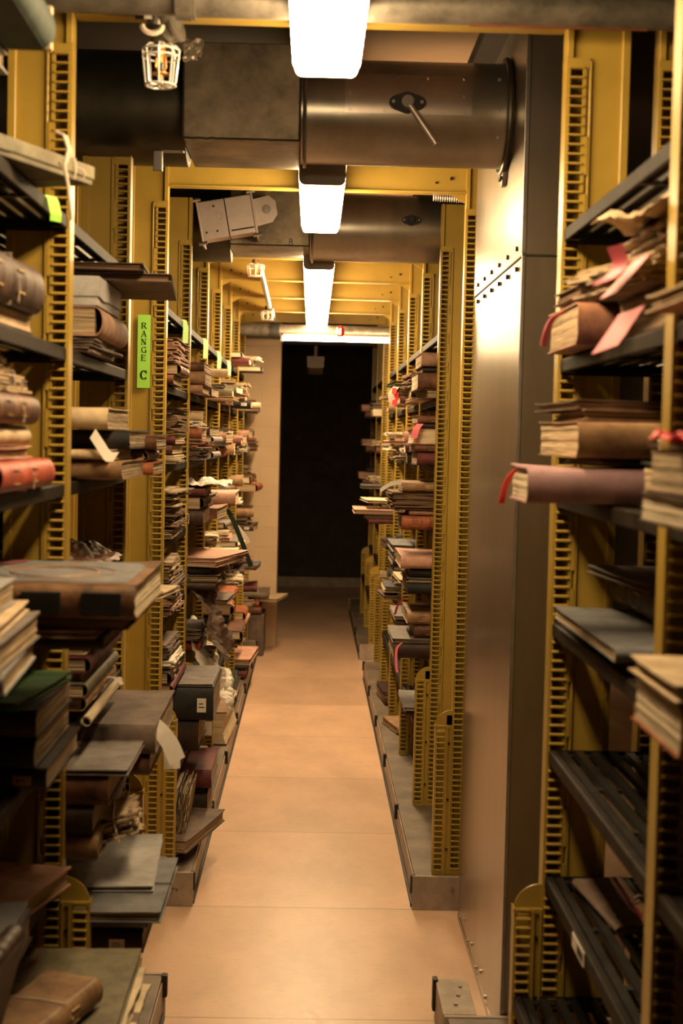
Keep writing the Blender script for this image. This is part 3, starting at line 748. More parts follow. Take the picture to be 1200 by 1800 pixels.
# ================================================================= BOOKS AND PAPERS
ROTZ = {'a': 0, 'n': -90, 'b': 180, 'f': 90}            # where the spine looks, for a book whose spine starts at +x
def jit(a): return rnd.uniform(-a, a)
def make_book(root, lx, ly, t, col, spine='n', pages='page', bands=True, label=None, string=None, wear=1., open_gap=0):
    """lx across, ly along the aisle; the spine points to +x ('a' for the left side), -y ('n'), -x ('b')"""
    a = R(ROTZ[spine]); T = Matrix.Rotation(a, 4, 'Z')
    W, L = (lx, ly) if spine in 'ab' else (ly, lx)      # W: fore-edge to spine, L: spine length
    bt = .0028 if t > .02 else .0016
    def mb():
        m = MB(); m.X = T.copy(); return m
    sd = rnd.random()*50
    curl = jit(.003)*wear
    def top(x, y): return abs(curl)*(abs(y)**3)*(1 if x < 0 else .4)+.0012*wear*mnoise.noise((x*1.5+sd, y*2, 0))+.002*wear*max(0, (-x)*abs(y)-.55)*2
    E = lambda k: .0012*wear*mnoise.noise((k*1.7, sd, .3))
    m = mb()
    m.X = T @ Matrix.Translation((-.002, 0, 0)); m.slab(W-.004, L, 0, bt, 5, 8, None, E)
    m.slab(W-.004, L, t-bt, bt, 6, 10, lambda x, y: top(x, y)+open_gap*(.5-.5*x), E)
    # rounded spine shell with raised bands
    m.X = T.copy(); ny = 36; na = 9; vs = []; fs = []
    bl = min(.30*t, .014)
    for j in range(ny+1):
        v = j/ny; y = -L/2+L*v
        band = 0
        if bands:
            for c in (.16, .33, .5, .67, .84): band = max(band, .0028*max(0, 1-abs(v-c)/.016))
        for lay in (0, 1):
            for k in range(na+1):
                th = math.pi*k/na; rr = 1-.0022/max(t/2, .004)*lay
                z = t/2-(t/2)*math.cos(th)*rr
                x = W/2-.006+(bl+.004+band)*math.sin(th)*rr
                if lay == 0: x += .0008*wear*mnoise.noise((y*30, z*60, sd))
                if j in (0, ny): y_ = y+(.002*wear*mnoise.noise((k*.8, sd, j)))
                else: y_ = y
                vs.append((x, y_, z))
    q = lambda j, l, k: j*2*(na+1)+l*(na+1)+k
    for j in range(ny):
        for k in range(na):
            fs.append((q(j, 0, k), q(j, 0, k+1), q(j+1, 0, k+1), q(j+1, 0, k)))
            fs.append((q(j, 1, k), q(j+1, 1, k), q(j+1, 1, k+1), q(j, 1, k+1)))
        for k in (0, na): fs.append((q(j, 0, k), q(j+1, 0, k), q(j+1, 1, k), q(j, 1, k)))
    for j in (0, ny):
        for k in range(na): fs.append((q(j, 0, k), q(j, 1, k), q(j, 1, k+1), q(j, 0, k+1)))
    m.add(vs, fs)
    m.build('cover', col, root, smooth=True)
    # page block with layered, concave fore-edge
    m = mb(); nz = 12; nyy = 10; vs = []; fs = []
    off = [jit(.0009) for _ in range(nz+1)]; off2 = [jit(.0010) for _ in range(nz+1)]
    for j in range(nyy+1):
        v = j/nyy; y = -L/2+.004+(L-.008)*v
        for k in range(nz+1):
            u = k/nz; z = bt+(t-2*bt)*u
            conc = .10*t*(1-(2*u-1)**2)
            ye = y+(off2[k] if j in (0, nyy) else 0)
            vs.append((-W/2+.005+conc+off[k]+.0006*mnoise.noise((y*40, k*2., sd)), ye, z+open_gap*.4*u*(.9 if False else 1)))
            vs.append((W/2-.006, ye, z))
    n2 = 2*(nz+1)
    for j in range(nyy):
        for k in range(nz):
            o = j*n2+k*2
            fs.append((o, o+2, o+n2+2, o+n2)); fs.append((o+1, o+n2+1, o+n2+3, o+3))
        o = j*n2; fs.append((o, o+n2, o+n2+1, o+1)); o += nz*2; fs.append((o, o+1, o+n2+1, o+n2))
    for j in (0, nyy):
        for k in range(nz): o = j*n2+k*2; fs.append((o, o+1, o+3, o+2))
    m.add(vs, fs); m.build('page_block', pages, root)
    if bands and ('leather' in col or col in ('maroon',)) and L > .2:
        m = mb()
        for c in (.245, .585):
            m.slab(.0, .0, 0, 0, 1, 1) if False else None
            y0 = -L/2+L*(c-.055); y1 = -L/2+L*(c+.055)
            for (z0, z1) in ((t*.26, t*.29), (t*.71, t*.74)): m.box(W/2-.004+bl-.002, W/2-.002+bl+.0012, y0, y1, z0, z1)
        m.build('gilt_lines', 'gold', root)
    if label:
        m = mb(); x = W/2-.006+bl+.004
        c = {'l': -.36, 'r': .36, 'm': 0}[label[0]] if isinstance(label, tuple) else -.34
        m.box(x-.003, x+.0009, L*c-.016, L*c+.016, t*.26, t*.68); lb = m.build('spine_label', 'paper' if not isinstance(label, tuple) else label[1], root); lb['label'] = 'pale paper spine label'
        m = mb(); m.box(x-.003, x+.0013, L*c-.010, L*c+.010, t*.40, t*.43); m.box(x-.003, x+.0013, L*c-.010, L*c+.006, t*.50, t*.53); m.build('label_writing', 'ink', lb)
    if string:
        loop_string(root, lx, ly, t, string[0], string[1] if len(string) > 1 else 'string')
    return root
def loop_string(root, lx, ly, t, axis, mt='string', pos=0., bow=True):
    m = MB(); r = .0013; e = .003
    if axis == 'x': p = [(-lx/2-e, pos, -.0008), (lx/2+e, pos, -.0008), (lx/2+e+.002, pos, t/2), (lx/2+e, pos, t+e*.7), (0, pos+.003, t+.003), (-lx/2-e, pos, t+e*.7)]
    else: p = [(pos, -ly/2-e, -.0008), (pos, ly/2+e, -.0008), (pos, ly/2+e, t+e*.7), (pos+.003, 0, t+.003), (pos, -ly/2-e, t+e*.7), (pos, -ly/2-e-.002, t/2)]
    m.tube(p, r, 6, closed=True)
    if bow:
        c = Vector((lx/2+e, pos, t*.6)) if axis == 'x' else Vector((pos, -ly/2-e, t*.6))
        d = Vector((1, 0, 0)) if axis == 'x' else Vector((0, -1, 0))
        sgn = 1
        m.tube([c, c+d*.012+Vector((0, .006, -.004)), c+d*.012+Vector((0, .012, -min(.02, t*.3))), c+d*.010+Vector((0, .012, -min(.05, t*.55)))], r, 6)
    return m.build('tie_string', mt, root, smooth=True)

def make_sheaf(root, lx, ly, t, col='page', n=None, string=None, ragged=.006, skew=3, cover=None):
    """loose gatherings of paper piled into one tied or untied bundle"""
    n = n or max(3, int(t/.0055)); ti = t/n
    m = MB(); sd = rnd.random()*99
    for k in range(n):
        m.X = Matrix.Translation((jit(ragged), jit(ragged), 0)) @ Matrix.Rotation(R(jit(skew)), 4, 'Z')
        amp = ti*.10
        m.slab(lx-2*ragged-rnd.random()*ragged, ly-2*ragged-rnd.random()*ragged*2, k*ti+ti*.12, ti*.72, 10, 12,
               lambda x, y: amp*mnoise.noise((x*2+sd, y*3, k*.7)), lambda i: ragged*.7*mnoise.noise((i*.9, k*3.1, sd)))
    m.mi = [rnd.choice((0, 0, 1)) if (i//400) % 2 == 0 else m_ for i, m_ in enumerate(m.mi)]
    o = m.build('paper_layers', [M[col], M['brown board' if col != 'paper' else 'pagelight']], root)
    if cover:
        m = MB(); m.slab(lx, ly, t, .002, 8, 8, lambda x, y: .003*abs(x*y)**2, lambda i: .002*mnoise.noise((i, sd, 0))); m.build('top_board', cover, root)
    if string: loop_string(root, lx, ly, t+(.003 if cover else 0), string[0], string[1] if len(string) > 1 else 'string')
    return root
def make_portfolio(root, lx, ly, t, col, pages='page', tie=None, tipup=0.):
    m = MB(); sd = rnd.random()*99
    E = lambda k: .0015*mnoise.noise((k*1.3, sd, 0))
    m.slab(lx, ly, 0, .0022, 8, 8, None, E)
    m.slab(lx-.002, ly-.002, t-.0022, .0022, 10, 10, lambda x, y: .0025*abs(y)**3*abs(x)+tipup*max(0, -y)**2, E)
    m.box(-lx/2, -lx/2+.003, -ly/2+.002, ly/2-.002, .001, t-.001) if False else None
    m.build('board_covers', col, root)
    m = MB(); k = max(2, int((t-.005)/.003))
    for i in range(k):
        m.X = Matrix.Translation((jit(.003), jit(.003), 0)); zz = .0024+(t-.0050)*i/k
        m.slab(lx-.016, ly-.016, zz, (t-.005)/k*.8, 6, 6, None, lambda q_: .003*mnoise.noise((q_, i, sd)))
    m.build('loose_leaves', pages, root)
    if tie: loop_string(root, lx, ly, t, tie[0], tie[1] if len(tie) > 1 else 'string')
    return root
def make_box(root, lx, ly, t, col='pale grey board'):
    MB().box(-lx/2+.003, lx/2-.003, -ly/2+.003, ly/2-.003, 0, t-.004).build('box_body', col, root, bevel=.0015)
    MB().box(-lx/2, lx/2, -ly/2, ly/2, t*.30, t).build('box_lid', col, root, bevel=.0025)
    m = MB(); m.prism([(-ly*.1, t*.30), (-ly*.1, t-.002), (-ly*.5, t-.002), (-ly*.5, t*.30), (-ly*.3, t*.22)], 'x', lx/2-.001, lx/2+.0015); m.build('lid_flap', col, root)
    return root
def make_roll(root, ln, r, col='cream board', axis='x', turns=2.3, string=False):
    m = MB(); n = int(turns*28); vs = []; fs = []
    nl = 5
    for j in range(nl+1):
        u = -ln/2+ln*j/nl
        for k in range(n+1):
            a = 2*math.pi*turns*k/n; rr = r*(.62+.38*k/n)
            for d in (0, .0011):
                p = ((rr+d)*math.cos(a), (rr+d)*math.sin(a)+r)
                w_ = .004*mnoise.noise((k*.3, j, 0)) if j in (0, nl) else 0
                vs.append((u+w_, p[0], p[1]) if axis == 'x' else (p[0], u+w_, p[1]))
    N2 = 2*(n+1)
    for j in range(nl):
        for k in range(n):
            o = j*N2+k*2
            fs += [(o, o+2, o+N2+2, o+N2), (o+1, o+N2+1, o+N2+3, o+3)]
        for k in (0, n): o = j*N2+k*2; fs.append((o, o+N2, o+N2+1, o+1))
    for j in (0, nl):
        for k in range(n): o = j*N2+k*2; fs.append((o, o+1, o+3, o+2))
    m.add(vs, fs); m.build('rolled_sheet', col, root, smooth=True)
    m = MB(); c = [(ln*.22 if axis == 'x' else (r*1.04)*math.cos(a), (r*1.04)*math.cos(a) if axis == 'x' else ln*.22, r+(r*1.04)*math.sin(a)) for a in [2*math.pi*k/20 for k in range(20)]]
    if string: m.tube(c, .0016, 6, closed=True); m.build('tie_string', 'string', root)
    return root
def make_crumple(root, lx, ly, h, col='paper', sd=0, nx=26, droop=0.):
    m = MB()
    def dz(x, y):
        f = abs(mnoise.noise((x*1.6+sd, y*1.6, sd)))*1.5+.5*abs(mnoise.noise((x*4+sd, y*4, 3)))+.2*abs(mnoise.noise((x*9, y*9, sd)))
        return h*min(1.1, f)*(1-.5*max(abs(x), abs(y))**3)-droop*max(0, x if droop > 0 else -x)**2
    m.slab(lx, ly, .001, .0008, nx, nx, dz, lambda k: .012*mnoise.noise((k*.5, sd, 0)))
    m.build('crumpled_sheet', col, root)
    return root

NUSED = {}
def place(side, px, Y, z, lx, ly, rz, xm=None):
    """centre of a box whose aisle-side near corner shows at pixel column px at distance Y"""
    s = 1 if side == 'right' else -1
    X = xm*s if xm is not None else x_at(px, Y, z)
    c = Vector((-s*lx/2 if False else (lx/2*(-s)), -ly/2, 0))       # local position of that corner
    c = Vector((-(s)*lx/2, -ly/2, 0))
    return Vector((X, Y, z))-Matrix.Rotation(R(rz), 3, 'Z') @ c
NAMES = {'book': ('folio_book', 'book'), 'sheaf': ('paper_bundle', 'paper bundle'), 'port': ('portfolio', 'folder'),
         'box': ('archive_box', 'box'), 'roll': ('paper_roll', 'paper roll'), 'crumple': ('crumpled_paper', 'paper'), 'board': ('loose_board', 'board')}
PILE_POS = ['lowest', 'second up', 'third up', 'fourth up', 'fifth up', 'sixth up', 'seventh up', 'eighth up']
def pile(key, lev, items, where='', z=None, dz=.0028):
    """items bottom to top: dict(k=kind, c=colour, px|x, Y, t, lx, ly, rz, look=...)"""
    side = BAYS[key][0] if key in BAYS else 'left'; s = 1 if side == 'right' else -1
    ph = BAYS[key][3]
    zz = (LEVELS[lev] if lev < 7 else ZP+.003) if z is None else z
    n = len(items); out = []
    for i, it in enumerate(items):
        k = it.get('k', 'book'); c = it.get('c', 'brown leather')
        lx, ly, t = it['lx'], it['ly'], it['t']; rz = it.get('rz', 0)
        zz += dz
        loc = place(side, it.get('px'), it['Y'], zz, lx, ly, rz, it.get('x'))
        if k == 'roll':
            loc = place(side, it.get('px'), it['Y'], zz, lx if it.get('ax', 'x') == 'x' else t, ly, rz, it.get('x'))
        root = empty(NAMES[k][0], loc, (R(it.get('rx', 0)), R(it.get('ry', 0)), R(rz)))
        sp = it.get('sp', 'n')
        if s > 0 and sp in 'ab': sp2 = {'a': 'b', 'b': 'a'}[sp]
        else: sp2 = sp
        if k == 'book': make_book(root, lx, ly, t, c, sp2, it.get('pg', 'page'), it.get('bands', 'leather' in c), it.get('label'), it.get('st'), it.get('wear', 1.), it.get('gap', 0))
        elif k == 'sheaf': make_sheaf(root, lx, ly, t, c, it.get('n'), it.get('st'), it.get('rag', .007), it.get('skew', 3), it.get('cover'))
        elif k in ('port', 'board'): make_portfolio(root, lx, ly, t, c, it.get('pg', 'page'), it.get('st'), it.get('tip', 0))
        elif k == 'box':
            make_box(root, lx, ly, t, c)
            if it.get('st'): loop_string(root, lx, ly, t, 'x', 'string', .14)
        elif k == 'roll': make_roll(root, lx if it.get('ax', 'x') == 'x' else ly, t/2, c, it.get('ax', 'x'), it.get('turns', 2.3), it.get('st'))
        elif k == 'crumple': make_crumple(root, lx, ly, t, c, it.get('sd', 3), droop=it.get('droop', 0))
        colour = {'page': 'browned', 'pagelight': 'pale', 'pagedark': 'dark brown', 'paper': 'white'}.get(c, c)
        noun = {'book': 'book', 'sheaf': 'loose paper bundle', 'port': 'flat portfolio', 'board': 'thin board', 'box': 'archive box', 'roll': 'paper roll', 'crumple': 'crumpled paper'}[k]
        look = it.get('look', f'{colour} {noun}')
        pos = ('alone' if n == 1 else 'topmost' if i == n-1 else PILE_POS[i])
        lv = 'plinth' if lev >= 7 else LNAME[lev]+' shelf'
        lab = f"{look}, {pos}{(' '+where+' pile' if where else ' in pile') if n > 1 else (' '+where if where else '')}, {lv}, {ph}"
        if len(lab.replace(',', '').split()) > 16: print('LONG', lab)
        tag(root, ' '.join(lab.split()), NAMES[k][1], f'old volumes and papers in the {ph}')
        out.append((root, loc, zz)); zz += t*1.0
    return out
def I(c, px, Y, t, lx, ly, **kw):
    d = dict(c=c, px=px, Y=Y, t=t, lx=lx, ly=ly); d.update(kw); return d

# ------------------------------------------------ nearest left bay (L1)
pile('L1', 0, [I('olive grey board', 150, 2.13, .032, .26, .42, rz=-22, x=.547, k='box', st=('x',), look='olive grey tied slim case jutting out'),
               I('brown board', 0, 1.96, .100, .24, .34, x=.53, k='box', look='brown worn box'),
               I('pale grey board', 0, 1.96, .030, .26, .36, x=.50, k='port', look='pale grey thin folder')])
oc = [o for o in COL.objects if o.get('label', '').startswith('olive grey tied slim case')][0]
bpy.context.view_layer.update(); iv = oc.matrix_world.inverted()
m = MB(); m.tube([iv @ at(*p) for p in ((98, 232, 2.37), (112, 238, 2.36), (120, 262, 2.35), (113, 290, 2.35), (120, 330, 2.35), (127, 388, 2.35))], .0028, 7); m.tube([iv @ at(*p) for p in ((116, 240, 2.37), (124, 270, 2.36), (110, 298, 2.36), (104, 285, 2.36))], .0026, 7); m.build('hanging_string', 'string', oc, smooth=True)
pile('L1', 0, [I('dark green cloth', 0, 1.86, .066, .22, .44, x=.425, rz=1, sp='a', bands=False, look='thick dark green cloth book with cream end')], z=2.172)
mb_ = MB(); mb_.X = Matrix.Rotation(R(90), 4, 'Z'); mb_.slab(.018, .21, .001, .0655, 3, 8, None, lambda k: .003*mnoise.noise((k, 4, 4))); mb_.X = Matrix.Translation((0, .213, 0)) @ Matrix.Rotation(R(0), 4, 'Z'); mb_ = MB(); mb_.X = Matrix.Translation((.006, .216, 0)); mb_.slab(.222, .016, .0005, .067, 8, 3, None, lambda k: .003*mnoise.noise((k, 4, 4))); mb_.build('cream_end', 'cream board', bpy.data.objects[[o.name for o in COL.objects if o.get('label', '').startswith('thick dark green')][0]], bevel=0)
pile('L1', 1, [I('brown board', 60, 2.12, .030, .25, .42, x=.51, rz=-2, sp='b', look='ragged brown board book'),
               I('dark brown leather', 60, 2.10, .078, .22, .42, x=.500, rz=-2, sp='a', st=('x',), look='fat cracked brown leather book tied with string')])
pile('L1', 2, [I('red leather', 40, 2.18, .050, .25, .44, x=.482, rz=0, sp='a', st=('x',), look='red leather book tied with white string'),
               I('pinkish board', 0, 2.20, .018, .25, .36, x=.50, k='port', look='pink-white soft folder'),
               I('cream board', 0, 2.20, .034, .25, .33, x=.497, k='roll', ax='y', look='cream and blue rolled paper'),
               I('brown leather', 0, 2.20, .050, .25, .33, x=.493, sp='a', st=('x',), look='frayed brown leather book'),
               I('page', 0, 2.20, .032, .25, .33, x=.497, k='sheaf', st=('x',)),
               I('pagelight', 0, 2.22, .045, .25, .30, x=.53, k='sheaf')])
# big folio pile on the fourth shelf
pf = pile('L1', 3, [I('dark brown leather', 0, 2.33, .020, .34, .40, x=.335, sp='n', look='dark brown thin book'),
               I('cream board', 0, 2.30, .010, .36, .40, x=.345, k='board', look='narrow cream board', st=('y', 'darkstring')),
               I('maroon', 0, 2.32, .016, .30, .40, x=.295, k='port', look='dark maroon thin portfolio'),
               I('worn tan leather', 245, 2.30, .056, .40, .42, x=.280, sp='n', pg='pagelight', bands=True, wear=2, look='huge worn grey folio, leather spine')], z=1.212)
bigf = pf[3][0]
m = MB(); m.tube([(.035+.105*math.cos(a), -.02+.115*math.sin(a), .0580) for a in [2*math.pi*k/40 for k in range(40)]], .0009, 5, closed=True)
m.tube([(.035+.075*math.cos(a), -.02+.085*math.sin(a), .0578) for a in [2*math.pi*k/40 for k in range(40)]], .0025, 5, closed=True); m.build('ring_mark', 'tan leather', bigf)
for k in range(4):                                   # worn leather panels on the spine facing the camera
    m = MB(); c = -.145+.097*k; m.box(c-.032, c+.032, -.2290, -.218, .008, .046); m.build('spine_panel', 'black cloth', bigf, bevel=.002)
m = MB(); m.X = Matrix.Translation((-.008, .012, 0)); m.slab(.375, .375, .0562, .0012, 20, 20, None, lambda k: .003*mnoise.noise((k*.8, 3, 3))); m.build('grey_cloth_top', 'blue grey board', bigf)
m = MB(); m.tube([(-.19, .02, .0605), (-.12, .06, .0605), (-.07, .10, .0605), (-.05, .16, .0605)], .0022, 6); m.build('red_ribbon', 'redtie', bigf)
pile('L1', 3, [I('pale grey board', 70, 1.90, .030, .3, .34, x=.405, rz=4, sp='n', pg='page', look='grey book with cream edges'),
               I('grey board', 70, 1.88, .038, .3, .36, x=.41, rz=2, sp='n', pg='page', bands=False, look='grey backed book'),
               I('cream board', 70, 1.87,   .014, .3, .38, x=.415, rz=4, k='port', pg='page'),
               I('pale grey board', 50, 1.88, .034, .3, .34, x=.445, rz=2, sp='n', label=('r', 'gold'), look='pale grey book with gilt label')], where='near', z=1.212)
pile('L1', 4, [I('dark brown leather', 100, 2.44, .038, .3, .34, x=.445, sp='n', label=('r', 'gold'), pg='pagelight', look='black book with gold label'),
               I('black cloth', 90, 2.42, .050, .3, .36, x=.462, sp='n'),
               I('dark brown leather', 90, 2.42, .048, .3, .36, x=.460, sp='n', look='black leather book'),
               I('bright green board', 95, 2.40, .012, .3, .34, x=.490, k='port', rz=-6, look='bright green slim folder')])
pile('L1', 5, [I('dark brown leather', 60, 2.14, .050, .30, .30, x=.468, sp='n', label=('r', 'paper'), look='black book with white label'),
               I('blue grey board', 60, 2.13, .012, .30, .30, x=.470, k='port', look='blue grey flat folder')], where='near')
pile('L1', 5, [I('pinkish board', 88, 2.50, .034, .16, .24, x=.508, rz=-14, sp='b', look='pinkish worn old book')], where='far')
lp = pile('L1', 6, [I('brown board', 60, 2.15, .030, .34, .60, x=.36, k='sheaf', rag=.01, look='dark loose papers'),
               I('pagelight', 60, 2.18, .045, .38, .60, x=.292, k='sheaf', rag=.014, look='crumbling cream-edged paper stack'),
               I('olive grey board', 250, 2.26, .020, .40, .54, x=.318, k='port', pg='pagelight', st=('y', 'redtie'), look='big olive grey portfolio tied with red tape')])
pile('L1', 6, [I('tan leather', 0, 2.26, .050, .10, .26, x=.440, rz=-17, sp='a', st=('x',), look='tan tied book lying askew on the olive portfolio')], z=.545)
b = empty('folio_book', (-.478, 2.17, .655), (0, R(-76), R(-4))); make_book(b, .22, .20, .036, 'dark brown leather', 'a', 'pagelight', True)
tag(b, 'black book with cream edges leaning on its side at bottom left corner', 'book')

# ------------------------------------------------ second left bay (L2)
pile('L2', 1, [I('brown board', 185, 3.02, .030, .28, .42, k='sheaf', c_=0, x=.462, look='browned torn papers'),
               I('pinkish brown board', 190, 3.02, .062, .26, .42, x=.458, sp='a', look='tattered brown book'),
               I('pale grey board', 185, 3.03, .062, .24, .34, x=.456, k='box', look='grey lidded archive box'),
               I('brown board', 280, 3.14, .016, .40, .44, x=.315, rz=4, k='port', pg='pagedark', look='wide dark brown flat portfolio jutting out', st=('y', 'darkstring')),
               I('dark brown leather', 250, 3.10, .014, .38, .44, x=.372, rz=2, k='port', pg='pagedark', look='very dark flat portfolio')])
pile('L2', 2, [I('tan leather', 265, 3.02, .040, .30, .40, x=.40, rz=0, sp='n', pg='page', wear=2, look='tattered tan book'),
               I('cream board', 240, 3.0, .020, .34, .38, x=.425, sp='n', look='yellowed cream book'),
               I('black cloth', 245, 3.12, .040, .30, .38, x=.398, rz=0, sp='n', look='black cloth book'),
               I('cream board', 215, 3.02, .044, .28, .36, x=.432, rz=0, sp='n', bands=False, look='cream grey board book')], where='near')
pile('L2', 2, [I('orange brown leather', 270, 3.44, .030, .28, .26, x=.382, sp='n'),
               I('brown leather', 270, 3.44, .026, .28, .26, x=.40, sp='a'), I('brown leather', 270, 3.44, .034, .28, .26, x=.374, sp='n', look='reddish brown page-edged book')], where='far')
pile('L2', 3, [I('cream board', 325, 2.98, .010, .30, .30, x=.345, rz=-9, k='port', look='thin tan board pointing into the aisle'),
               I('brown leather', 200, 3.0, .060, .3, .4, x=.465, sp='n', bands=False)])
t = empty('wrapping_paper', (-.56, 3.25, 1.30), (R(0), R(16), 0)); make_crumple(t, .22, .36, .03, 'brown leather', 5)
tag(t, 'dark brown sheet of wrapping paper draped on fourth shelf, second left bay', 'paper')
pile('L2', 4, [I('pagelight', 0, 2.98, .022, .3, .50, x=.452, k='roll', ax='y', turns=1.6, look='rolled grey-white paper'),
               ], where='near')
pile('L2', 4, [I('tan leather', 0, 3.02, .030, .28, .46, x=.476, sp='a'),
               I('olive grey board', 0, 3.00, .030, .28, .48, x=.470, sp='a', bands=False), I('pinkish brown board', 0, 3.02, .016, .28, .46, x=.478, k='port'),
               I('maroon', 0, 3.0, .034, .28, .50, x=.466, sp='a'), I('cream board', 0, 3.02, .014, .28, .46, x=.472, k='port'),
               I('dark brown leather', 0, 3.04, .036, .28, .42, x=.455, sp='a')], where='main', z=.975)
# two piles on the sixth shelf
pile('L2', 5, [I('tan leather', 170, 2.90, .052, .28, .26, x=.422, sp='n', bands=False, pg='page', look='tan torn-edged book'),
               I('dark brown leather', 165, 2.89, .058, .28, .26, x=.432, sp='n'),
               I('brown leather', 200, 2.89, .062, .30, .27, x=.402, sp='n', bands=False, look='fat brown leather book'),
               I('grey board', 220, 2.88, .010, .32, .29, x=.362, k='port', look='grey flat board cover')], where='near')
pile('L2', 5, [I('brown board', 0, 3.24, .060, .28, .34, x=.44, k='sheaf', st=('x',)),
               I('dark brown leather', 0, 3.22, .040, .28, .36, x=.44, sp='n'),
               I('brown leather', 265, 3.20, .050, .30, .38, x=.352, sp='n', pg='page', look='dark leather book with stained tan panel'),
               I('brown board', 262, 3.18, .066, .34, .44, x=.338, sp='n', pg='page', bands=True, look='large dark brown volume with grey top cover')], where='far')
t = empty('torn_pages', (-.405, 3.08, .71), (0, R(-14), R(8))); make_sheaf(t, .14, .22, .05, 'page', 6, ('y',), .018, 8); tag(t, 'torn fan of tan pages beside the near pile, sixth shelf, second left bay', 'paper bundle')
# lowest shelf, wide portfolios
pile('L2', 6, [I('page', 240, 2.92, .045, .36, .40, x=.345, k='sheaf', rag=.012, look='crumpled tan paper stack'),
               I('dark brown leather', 245, 2.92, .050, .38, .40, x=.330, sp='n', bands=False, label=('r', 'paper'), st=('y', 'darkstring'), look='dark brown tied book with label'),
               I('blue grey board', 250, 2.92, .030, .38, .40, x=.322, sp='n', bands=False, look='blue grey board book'),
               I('blue grey board', 283, 2.86, .020, .44, .38, x=.288, k='port', pg='page', tip=0, st=('x', 'darkstring'), look='large blue grey portfolio tied with cord'),
               I('pale grey board', 283, 2.99, .010, .44, .40, x=.318, k='port', rz=3, look='smooth grey portfolio')])
# paper slips hanging out of the dark volume
def slip(name, pts, w, mt, label, cat='paper slip', group=None):
    P = [at(*p) for p in pts]; c = P[0].copy()
    t = tag(empty(name, c), label, cat, group)
    m = MB()
    # smooth the path
    Q = []
    for i in range(len(P)-1):
        for k in range(4): 
            u = k/4; p0 = P[max(i-1, 0)]; p1 = P[i]; p2 = P[i+1]; p3 = P[min(i+2, len(P)-1)]
            Q.append(.5*((2*p1)+(-p0+p2)*u+(2*p0-5*p1+4*p2-p3)*u*u+(-p0+3*p1-3*p2+p3)*u**3))
    Q.append(P[-1])
    m.ribbon([q_-c for q_ in Q], w, .0007); m.build('paper_strip' if 'ribbon' not in name else 'ribbon_strip', mt, t)
    return t
slip('paper_slip', [(268, 1272, 3.25), (285, 1288, 3.23), (300, 1310, 3.22), (312, 1338, 3.21)], (.034, .0, .02), 'paper', 'folded white paper slip hanging from the large dark volume at left', group='white slips by the left aisle')
slip('paper_slip', [(282, 1290, 3.30), (300, 1312, 3.28), (302, 1352, 3.27)], (.036, .02, .0), 'paper', 'second white slip half behind the folded one at left', group='white slips by the left aisle')
slip('paper_slip', [(163, 762, 3.0), (178, 785, 2.98), (190, 802, 2.97), (204, 803, 2.97)], (.010, .01, .02), 'paper', 'thin white curling strip across the dark books on third shelf, second left bay')
slip('paper_slip', [(188, 1190, 3.1), (203, 1192, 3.08), (215, 1203, 3.07)], (.004, .02, .0), 'paper', 'small white curl of paper by the upright above the dark volume')

# ------------------------------------------------ Range C
def R_(key, lev, lst, **kw): pile(key, lev, lst, **kw)
pile('C1', 1, [I('brown leather', 0, 4.80, .030, .26, .34, x=.47, sp='n'), I('brown leather', 0, 4.82, .035, .26, .34, x=.455, sp='a'), I('pinkish brown board', 0, 4.80, .080, .26, .5, x=.458, k='sheaf', rag=.006, cover='brown board')])
pile('C1', 2, [I('pagelight', 0, 4.80, .030, .26, .4, x=.452, k='sheaf', cover=None), I('brown leather', 0, 4.82, .032, .26, .4, x=.472, sp='n'), I('maroon', 0, 4.82, .03, .26, .4, x=.462, sp='n'),
               I('pagedark', 0, 4.80, .085, .26, .5, x=.455, k='sheaf', rag=.008, cover='dark brown leather')])
pile('C1', 3, [I('page', 0, 4.80, .038, .28, .45, x=.462, k='sheaf', rag=.012), I('pagedark', 0, 4.80, .070, .28, .5, x=.448, k='sheaf', rag=.018, st=('x',)), I('page', 0, 4.80, .060, .28, .5, x=.44, k='sheaf', rag=.024, skew=6, look='frayed tan paper bundle')])
pile('C1', 4, [I('pinkish brown board', 0, 4.80, .06, .28, .45, x=.458, k='sheaf', rag=.012, st=('x',)), I('brown board', 0, 4.82, .05, .28, .45, x=.452, k='sheaf', rag=.008), I('page', 0, 4.82, .07, .28, .42, x=.466, k='sheaf', st=('x',))])
pile('C1', 5, [I('maroon', 0, 4.80, .03, .28, .5, x=.46, sp='a'), I('dark brown leather', 0, 4.80, .04, .28, .5, x=.47, sp='a'), I('paper', 0, 4.84, .03, .26, .4, x=.455, k='sheaf', rag=.01), I('brown board', 0, 4.84, .05, .26, .4, x=.47, k='sheaf')])
# plinth of the first bay: askew brown book and upright ragged books
pile('C1', 7, [I('pagelight', 0, 4.80, .035, .26, .34, x=.415, k='sheaf', rag=.012), I('brown board', 325, 4.76, .040, .34, .44, x=.398, rz=-14, sp='b', pg='page', bands=False, look='brown board book lying askew')], where='near')
for i, (x, y, hh, ln, th, c, pg, lb) in enumerate([(-.515, 5.02, .26, .30, .03, 'black cloth', 'page', 'black upright book leaning on the plinth inside Range C first bay'),
        (-.470, 5.05, .27, .26, .035, 'pale grey board', 'page', 'pale grey upright book with white label on the plinth, Range C first bay'),
        (-.425, 5.06, .26, .30, .04, 'pagelight', 'page', 'upright ragged tan-edged volume outermost on the plinth, Range C first bay')]):
    b = empty('folio_book', (x+.02, y-.06, ZP+.125), (0, R(-83), 0))
    if i < 2: make_book(b, hh*.9, ln, th, c, 'b', pg, False)
    else: make_sheaf(b, hh*.9, ln, th, 'page', 7, None, .014, 4)
    tag(b, lb, 'book')
